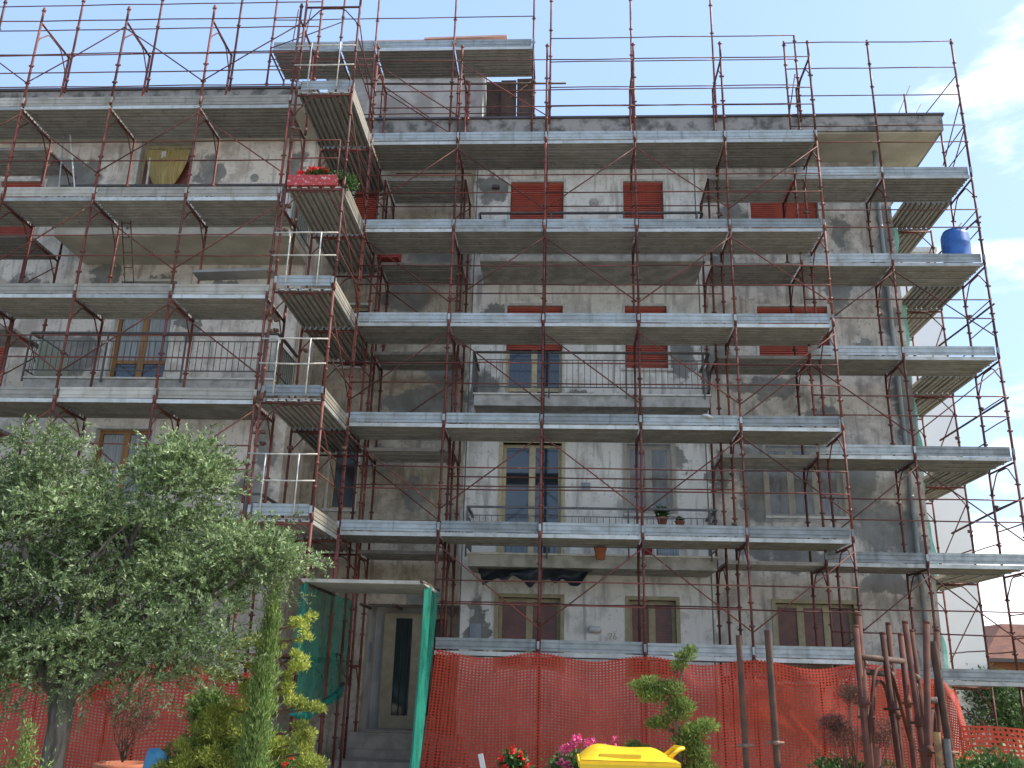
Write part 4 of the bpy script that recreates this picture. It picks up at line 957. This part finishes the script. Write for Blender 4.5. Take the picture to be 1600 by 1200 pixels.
def olive_crown():
    g = np.random.default_rng(11)
    blobs = [((-1.55, -7.0, 2.35), (.95, .9, .95), 3.2), ((-.30, -7.0, 2.62), (.78, .75, .80), 3.0), ((-1.0, -7.1, 1.75), (1.15, .9, .62), 3.0), ((.35, -7.0, 1.95), (.62, .6, .62), 2.0),
             ((-1.8, -6.9, 1.55), (.8, .7, .55), 1.6), ((.05, -6.8, 1.45), (.6, .5, .42), 1.2), ((.95, -7.0, 2.35), (.40, .35, .28), .55), ((-1.2, -7.0, 3.15), (.50, .5, .42), .8), ((.05, -7, 3.2), (.45, .4, .42), .9), ((-2.3, -7, 2.7), (.6, .6, .7), 1.2), ((-1.05, -7.2, 1.32), (1.0, .5, .36), 1.5), ((-2.0, -7.1, 1.25), (.6, .5, .35), .8)]
    W = np.array([b[2] for b in blobs]); W = W/W.sum(); nt_ = 8200
    ids = g.choice(len(blobs), nt_, p=W); out = []; tw = MB()
    subs = []
    for _ in range(150):
        c, r, _w = blobs[g.choice(len(blobs), p=W)]; d = g.normal(size=3); d /= np.linalg.norm(d)
        subs.append((np.array(c)+d*np.array(r)*(.45+.5*g.random()), .15+.15*g.random()))
    def twig(p, d, Ln, nl, sc=1.0, wood=False):
        k = np.arange(nl)/nl; droop = np.array([0, 0, -1.0])*(k[:, None]**2)*.09*sc
        c = p+d*Ln*k[:, None]+droop+g.normal(size=(nl, 3))*.004
        side = np.cross(d, g.normal(size=3)); side /= np.linalg.norm(side)+1e-9; s2 = np.cross(d, side)
        ang = np.arange(nl)*math.pi/1.0+g.normal(size=nl)*.5; ang[1::2] += 1.2
        sd = np.cos(ang)[:, None]*side+np.sin(ang)[:, None]*s2
        ax = sd*.75+d*.75+g.normal(size=(nl, 3))*.18; ax /= np.linalg.norm(ax, axis=1)[:, None]
        wv = np.cross(ax, g.normal(size=(nl, 3))); wv /= np.linalg.norm(wv, axis=1)[:, None]
        ln = .044*(.6+.7*g.random(nl))[:, None]*sc; wd = ln*.135+.002
        out.append(np.stack([c, c+ax*ln*.45+wv*wd, c+ax*ln, c+ax*ln*.45-wv*wd], 1).reshape(-1, 3))
        if wood: tw.path([tuple(c[0]), tuple(c[nl//2]), tuple(c[-1])], [.004, .003, .0015], 4, False)
    for n_ in range(nt_):
        c, r, _ = blobs[ids[n_]]; c = np.array(c); r = np.array(r)
        d = g.normal(size=3); d /= np.linalg.norm(d); rad = (.35+.65*g.random()**.5)*(1+.10*g.normal())
        p = c+d*r*rad
        if n_ % 4:
            sc_, sr_ = subs[g.integers(len(subs))]; d = g.normal(size=3); d[2] = abs(d[2])*.8-.15; d /= np.linalg.norm(d); p = sc_+d*np.array([sr_*1.25, sr_*1.25, sr_*.8])*(.4+.6*g.random()**.5)
        dd = d*.9+np.array([0, 0, .55])+g.normal(size=3)*.5; dd /= np.linalg.norm(dd)
        Ln = .16+.16*g.random(); twig(p, dd, Ln, 24, 1.0, n_ % 5 == 0)
    # long whippy shoots
    for a, b in [((-1.6, -7, 3.0), (-1.9, -7, 3.62)), ((-1.2, -7, 3.2), (-1.0, -7, 3.85)), ((-.3, -7, 3.1), (-.25, -7, 3.55)), ((.2, -7, 3.2), (.35, -7, 3.85)), ((.1, -7, 3.2), (-.05, -7, 3.75)), ((.7, -7, 2.35), (1.75, -7.05, 2.42)), ((.9, -7, 2.45), (1.35, -7, 2.9)), ((.9, -7, 2.2), (1.50, -7, 2.02)),
                 ((.4, -7, 2.9), (.9, -7, 3.25)), ((-2.2, -7, 3.0), (-2.3, -7, 3.75)), ((-.6, -7, 2.9), (-.75, -7, 3.3)), ((.4, -7, 1.6), (.9, -7, 1.35)), ((-.9, -7.3, 1.4), (-1.0, -7.4, .95)), ((-.4, -7.4, 1.4), (-.3, -7.5, .85)), ((.7, -7, 2.6), (1.25, -7, 2.55)), ((-1.7, -7, 3.1), (-1.45, -7, 3.7)), ((.9, -7, 2.3), (1.3, -7.2, 2.25))]:
        a = np.array(a, float); b = np.array(b, float); m = 7
        for k in range(m):
            p = a+(b-a)*k/m+g.normal(size=3)*.01; twig(p, (b-a)/np.linalg.norm(b-a), np.linalg.norm(b-a)/m*1.1, 12, .95, True)
            if k % 2 == 0: q = (b-a)/np.linalg.norm(b-a)+g.normal(size=3)*.5; q /= np.linalg.norm(q); twig(p, q, .16, 14, .9, True)
    V = np.concatenate(out); return quadmesh('crown', V, OLIVE), tw
cmesh, tw = olive_crown(); cr_ = obj('crown', cmesh, None, ot); obj('twigs', tw, BARK, cr_)['kind'] = 'stuff'

# ------------------------------------------------------------------ conifers and garden plants
def tuft(centres, n, size, seed, up=.9, asp=4.5, shell=.5):
    return leafcloud(centres, n, size, asp, up=up, seed=seed)
def conifer(name, label, cat, base, stems, pads, mat, n, size, seed, asp=5, up=.8, group=None):
    o = thing(name, label, cat, base, group); s = MB()
    for a, b, r0, r1 in stems: limb(s, a, b, r0, r1, .03, 5, seed)
    obj('trunk', s, BARK2, o)
    obj('crown', quadmesh('crown', leafcloud([(c, r, w_) for c, r, w_ in pads], n, size, asp, up=up, seed=seed), mat), None, o); return o
# tall narrow column
g = random.Random(3); pads = []
for i in range(60):
    t = i/59; z = GZ+.1+2.74*t; r = .05+.17*(1-t)**.8*(.85 if t > .1 else .6)+.02*math.sin(i*1.7); pads.append(((.93-.04*(1-t)+.02*math.sin(i)+.03*t, -6.3+.02*math.cos(i*2), z), (r, r, .11), r*r+.004))
conifer('column_cypress', 'slim upright green column cypress between olive tree and entrance', 'tree', (.93, -6.3, GZ), [((.93, -6.3, GZ), (.93, -6.3, 2.1), .04, .01)], pads, COLM, 15000, .06, 21, 6, 2.2)
# golden cloud-pruned juniper behind and around it
P = [((.42, 1.47), .14), ((.66, 1.62), .15), ((1.13, 1.86), .16), ((1.10, 1.48), .15), ((1.15, 1.34), .12), ((.62, 1.12), .20), ((.86, 1.0), .16), ((1.28, 1.02), .17), ((1.42, 1.0), .10), ((.50, .72), .26), ((.82, .62), .26), ((1.15, .62), .24), ((1.35, .55), .16), ((.6, .35), .34), ((1.05, .3), .36), ((.32, .45), .2), ((1.2, 1.72), .09), ((.30, 1.30), .11), ((.48, 1.30), .13), ((.72, 1.35), .14), ((.42, .98), .17), ((.24, .80), .17), ((.12, .55), .22), ((.70, .85), .2), ((1.0, 1.18), .14), ((.02, .30), .28), ((1.45, .40), .22), ((1.30, .78), .15), ((.9, 1.6), .12)]
pads = []
for (x, z), r in P:
    for q_ in range(6):
        pads.append(((x+g.uniform(-.8, .8)*r, -5.9+g.uniform(-.6, .6)*r, z+g.uniform(-.5, .5)*r), (r*.42, r*.42, r*.30), r*r))
conifer('golden_juniper', 'golden green cloud pruned juniper around the column cypress', 'shrub', (.85, -5.9, GZ), [((.85, -5.9, GZ), (.80, -5.9, 1.5), .045, .015)]+[((.82, -5.9, z-.1), (x, -5.9, z), .018, .008) for (x, z), r in P], pads, GOLD, 36000, .042, 22, 4, .8)
P = [((5.14, 1.62), .055), ((5.09, 1.56), .085), ((5.03, 1.48), .075), ((4.78, 1.33), .10), ((4.96, 1.29), .12), ((4.67, 1.30), .08), ((4.80, 1.22), .12), ((4.72, 1.25), .08), ((5.02, 1.17), .10), ((5.0, 1.08), .12), ((5.08, 1.14), .09), ((4.86, 1.0), .09), ((4.80, .99), .07), ((5.14, .94), .13), ((5.26, .99), .10), ((5.08, .86), .13), ((5.15, .77), .14), ((4.78, .69), .11), ((4.90, .64), .13), ((4.62, .80), .08), ((4.70, .76), .10), ((4.80, .73), .10), ((5.17, .62), .18), ((4.98, .5), .2), ((5.1, .35), .22)]
pads = [((x, -7.5, z), (r, r, r*.55), r*r) for (x, z), r in P]
conifer('pruned_conifer', 'small green cloud pruned conifer before the red barrier at centre', 'tree', (5.0, -7.5, GZ), [((5.05, -7.5, GZ), (5.02, -7.5, .85), .035, .025), ((5.02, -7.5, .85), (4.94, -7.5, 1.15), .025, .018), ((4.94, -7.5, 1.15), (5.14, -7.5, 1.62), .018, .006)]+[((5.0, -7.5, z-.06), (x, -7.5, z), .012, .006) for (x, z), r in P], pads, JUNI, 22000, .036, 23, 4, .9)
pads = [((-.50+.10*math.sin(i*2.1)*(1-i/16), -8+.06*math.cos(i*3), GZ+.1+1.08*i/16), (.22*(1-i/17)+.03,)*2+(.10,), (1-i/18)**2+.05) for i in range(17)]+[((-.68, -8, GZ+.1+.9*i/10), (.16*(1-i/11)+.03, .14, .09), (1-i/12)**2*.7) for i in range(11)]+[((-.30, -8, GZ+.1+.85*i/10), (.14*(1-i/11)+.03, .14, .09), (1-i/12)**2*.6) for i in range(11)]
conifer('dwarf_thuja', 'small bright green thuja at the bottom left before the trunk', 'shrub', (-.5, -8, GZ), [((-.5, -8, GZ), (-.5, -8, .5), .02, .006)], pads, COLM, 13000, .045, 24, 4, 1.4)
# dry bushes
def bush(name, label, base, blobs, mat, n, size, seed, asp=3, up=.6, twig=True, cat='shrub'):
    o = thing(name, label, cat, base)
    s = MB()
    for i, (c, r, w_) in enumerate(blobs):
        for j in range(4): limb(s, (base[0], base[1], base[2]), (c[0]+rnd_(.1), c[1]+rnd_(.05), c[2]+rnd_(.1)), .010, .003, .05, 5, seed+i*7+j)
    obj('stems', s, BARK2, o); obj('foliage', quadmesh('foliage', leafcloud(blobs, n, size, asp, up=up, seed=seed), mat), None, o); return o
bush('dried_shrub', 'leafless brown dried shrub in the round terracotta pot', (-1.02, -5, .33), [((-1.02, -5, .85), (.26, .2, .22), 1), ((-.85, -5, .75), (.2, .2, .15), .6), ((-1.2, -5, .95), (.15, .1, .12), .4)], DRY, 2600, .05, 31, 9)
bush('withered_bush', 'feathery brown withered bush left of the spare frames', (6.62, -7, GZ), [((6.66, -7, 1.28), (.12, .1, .08), 1), ((6.48, -7, 1.02), (.14, .1, .08), 1), ((6.55, -7, .92), (.18, .1, .10), 1), ((6.95, -7, .95), (.14, .1, .12), .8), ((6.8, -7, .88), (.1, .1, .1), .6)], DRY, 7000, .035, 32, 9)
bush('flowering_shrub', 'dense green shrub with small orange buds at the bottom right corner', (7.6, -7.5, GZ), [((7.35, -7.5, .50), (.30, .3, .26), 1), ((7.62, -7.5, .58), (.30, .3, .28), 1), ((7.95, -7.5, .50), (.35, .3, .30), 1), ((7.6, -7.5, .15), (.5, .4, .3), 1)], DKGR, 14000, .045, 33, 2.2)
bush('leafy_bush', 'green bush behind the foot of the spare frames', (6.75, -6.8, GZ), [((6.55, -6.8, .50), (.35, .2, .22), 1), ((7.0, -6.8, .45), (.3, .2, .22), 1), ((6.7, -6.8, .2), (.5, .3, .3), 1)], DKGR, 7000, .05, 34, 2.4)
bush('laurel_bush', 'light green bush with pointed leaves between olive trunk and cypress', (.3, -5.6, GZ), [((.12, -5.6, .95), (.22, .2, .20), 1), ((.3, -5.6, .65), (.35, .3, .28), 1.4), ((.0, -5.6, .35), (.35, .3, .3), 1.2), ((.5, -5.6, .3), (.4, .3, .3), 1)], COLM, 9000, .06, 35, 3.2)
def flowers(name, label, base, blobs, fl, pm, seed, n=3000):
    o = thing(name, label, 'flowering plant', base)
    obj('foliage', quadmesh('foliage', leafcloud(blobs, n, .045, 1.5, seed=seed), DKGR), None, o)
    obj('blossoms', quadmesh('blossoms', petals(fl, .036, 26*len(fl), seed+1), pm), None, o); return o
g = random.Random(8)
flowers('red_geranium', 'red geranium with round green leaves left of the yellow bin', (3.55, -6, GZ), [((3.52, -6, .50), (.15, .15, .14), 1), ((3.6, -6, .25), (.2, .2, .25), 1)], [(3.40, -6.1, .56), (3.50, -6.12, .66), (3.58, -6.12, .60), (3.66, -6.1, .52), (3.44, -6.15, .48), (3.60, -6.15, .46)], PETR, 41)
flowers('pink_oleander', 'pink flowering plant just left of the yellow bin', (4.25, -5, GZ), [((4.1, -5, .38), (.25, .2, .22), 1), ((4.45, -5, .35), (.3, .2, .25), 1), ((4.3, -5, .1), (.4, .3, .3), 1)], [(3.98+g.random()*.85, -5.15, .38+g.random()*.36) for _ in range(26)], PETP, 43, 4200)
flowers('entrance_geranium', 'green plant with tiny red flowers left of the entrance steps', (.0, -2.6, GZ), [((-.05, -2.6, .15), (.45, .4, .45), 1), ((.25, -2.6, -.05), (.4, .4, .3), 1), ((-.5, -2.6, .15), (.4, .4, .4), 1)], [(-.4+g.random()*.9, -2.95, .0+g.random()*.55) for _ in range(16)], PETR, 45, 9000)
flowers('corner_flowers', 'low clump with one pale pink bloom before the small thuja', (-.35, -8.6, GZ), [((-.33, -8.6, .30), (.12, .1, .10), 1)], [(-.36, -8.68, .47), (-.30, -8.68, .46)], PETP, 47, 500)
# round terracotta pot with saucer rim
o = thing('terracotta_planter', 'wide terracotta planter under the dried shrub', 'planter', (-1.02, -5, GZ))
obj('bowl', MB().lathe((-1.02, -5, GZ), [(.18, 0), (.26, .55), (.27, .60), (.31, .60), (.31, .67), (.25, .67), (.24, .60)], 26), TERRA, o)
obj('soil', MB().lathe((-1.02, -5, GZ), [(.235, .62), (.0, .63)], 20), SOIL, o)
# blue plastic chair
o = thing('blue_chair', 'light blue plastic garden chair back right of the terracotta planter', 'chair', (-.3, -6, GZ))
q = MB(); n = 12; vs = []
for j in range(7):
    for i in range(n+1):
        u = i/n*2-1; v = j/6; vs.append((-.27+.12*u+.02*v, -6.0+.06*u*u+.03*v, .10+(.46-.10*u**4+.01*math.sin(u*9))*v))
q.add(vs, [(j*(n+1)+i, j*(n+1)+i+1, (j+1)*(n+1)+i+1, (j+1)*(n+1)+i) for j in range(6) for i in range(n)], True); bk = obj('backrest', q, BLUEP, o)
md = bk.modifiers.new('s', 'SOLIDIFY'); md.thickness = .012
obj('seat', MB().box(-.46, -5.97, .08, -.10, -5.55, .11), BLUEP, o)
for dx in (-.45, -.13):
    for dy in (-5.95, -5.60): obj('leg', MB().tube((dx, dy, GZ), (dx+.01, dy, .08), .018), BLUEP, o)
# yellow wheelie bin
o = thing('wheelie_bin', 'bright yellow wheeled refuse bin behind the pruned conifer', 'bin', (4.5, -8, GZ))
q = MB()
def loop(x0, x1, y0, y1, z): return [(x0, y0, z), (x1, y0, z), (x1, y1, z), (x0, y1, z)]
vs = loop(4.22, 4.83, -8.25, -7.75, GZ+.08)+loop(4.16, 4.89, -8.32, -7.68, .70)
q.add(vs, [(0, 1, 5, 4), (1, 2, 6, 5), (2, 3, 7, 6), (3, 0, 4, 7), (3, 2, 1, 0)]); 
for x in (4.32, 4.5, 4.68): q.box(x-.012, -8.30, .1, x+.012, -8.285, .66)
obj('body', q, YEL, o)
q = MB(); q.box(4.13, -8.36, .70, 4.92, -7.66, .745)
nx = 20; vs = []
for j, y in enumerate((-8.34, -8.27, -7.95, -7.70)):
    for i in range(nx+1):
        u = i/nx; x = 4.15+.75*u; edge = math.sin(min(1, min(u, 1-u)*4.5)*math.pi/2); hgt = .75+(.0 if j == 0 else (.035 if j == 1 else .075))*edge*(1-.75*max(0, u-.5))+(.010*math.sin(u*math.pi*3) if j else 0)
        vs.append((x, y, hgt))
q.add(vs, [(j*(nx+1)+i, j*(nx+1)+i+1, (j+1)*(nx+1)+i+1, (j+1)*(nx+1)+i) for j in range(3) for i in range(nx)], True)
q.box(4.30, -8.30, .752, 4.62, -8.22, .795); q.box(4.14, -8.375, .66, 4.91, -8.361, .725)
lidx = obj('lid', q, YEL, o)
obj('handle', MB().path([(4.85, -8.1, .76), (4.94, -8.1, .83), (4.99, -7.95, .83), (4.94, -7.8, .83), (4.85, -7.8, .76)], .018, 8), YEL, o)
for x in (4.20, 4.86): obj('wheel', MB().path([(x-.025, -7.72, GZ+.1), (x+.025, -7.72, GZ+.1)], .10, 18), IRON, o)
obj('sticker', MB().box(4.18, -8.337, .50, 4.28, -8.331, .66), WHITEP, o)
# white slats by the geranium
o = obj('white_plank', MB().box(0, 0, 0, .05, .02, .32), WHITEP, None, (3.24, -6.2, .30), (0, R(-14), 0)); tag(o, 'short white plank sticking up left of the red geranium', 'plank')
o = obj('white_plank', MB().box(0, 0, 0, .35, .08, .03), WHITEP, None, (2.98, -6.15, .44), (0, R(6), R(20))); tag(o, 'white plank lying flat beside the upright white plank', 'plank')

# ------------------------------------------------------------------ beyond the building
nb = thing('white_building', 'tall plain white building wall rising behind the right corner', 'building', (14, 20, GZ))
q = MB(); q.box(7.0, 16, GZ, 18.0, 30, 17.2); obj('wall', q, WHITEB, nb); obj('roof', MB().box(6.9, 15.9, 17.203, 18.1, 30.1, 17.4), TRIM, nb)
hs = thing('orange_house', 'orange house with brown tiled hip roof at the far right', 'house', (27, 33, GZ))
obj('wall', MB().box(24.6, 30.5, GZ, 31.5, 38, 2.9), ORANGEB, hs)
q = MB(); q.add([(23.9, 29.8, 2.95), (32.2, 29.8, 2.95), (32.2, 38.7, 2.95), (23.9, 38.7, 2.95), (26.4, 33.0, 4.75), (29.8, 33.0, 4.75), (29.8, 35.6, 4.75), (26.4, 35.6, 4.75)], [(0, 1, 5, 4), (1, 2, 6, 5), (2, 3, 7, 6), (3, 0, 4, 7), (4, 5, 6, 7), (3, 2, 1, 0)]); obj('roof', q, TILES, hs)
obj('eave', MB().box(23.8, 29.7, 2.78, 32.3, 38.8, 2.945), GUTT, hs)
f = obj('window', MB().box(25.6, 30.44, .6, 26.6, 30.5, 2.0), WHITEP, hs); obj('pane', MB().box(25.7, 30.42, .7, 26.5, 30.438, 1.9), DARKG, f)
q = MB()
for j in range(4): q.path([(24.3+.5*j, 29.9, 1.1+.25*math.sin(j)), (24.5+.5*j, 29.9, 1.5)], .1, 6)
def ftree(label, x, y, h, r, seed, mat=FARG, n=5000, sz=.14):
    o = thing('garden_tree', label, 'tree', (x, y, GZ)); s = MB(); limb(s, (x, y, GZ), (x, y, h*.6), .12, .05, .1, 5, seed); obj('trunk', s, BARK2, o)
    g = random.Random(seed); bl = [((x+g.uniform(-r, r)*.6, y+g.uniform(-r, r)*.5, h*.45+g.uniform(-.3, .4)*h), (r*g.uniform(.35, .6),)*3, 1) for _ in range(9)]
    obj('crown', quadmesh('crown', leafcloud(bl, n, sz, 2, seed=seed), mat), None, o)
ftree('dark green garden tree behind the right mesh barrier', 17.9, 16.0, 1.9, 1.3, 51, n=6000)
ftree('brighter green tree at the right edge before the orange house', 17.6, 12.0, 1.9, 1.0, 52, DKGR, n=7000, sz=.10)
ftree('round dark tree left of the orange house', 23.5, 26.0, 2.2, 2.0, 53, n=8000, sz=.2)
ftree('far right dark tree beyond the frame edge of the house', 27.5, 26.0, 1.7, 2.0, 54, n=6000, sz=.2)
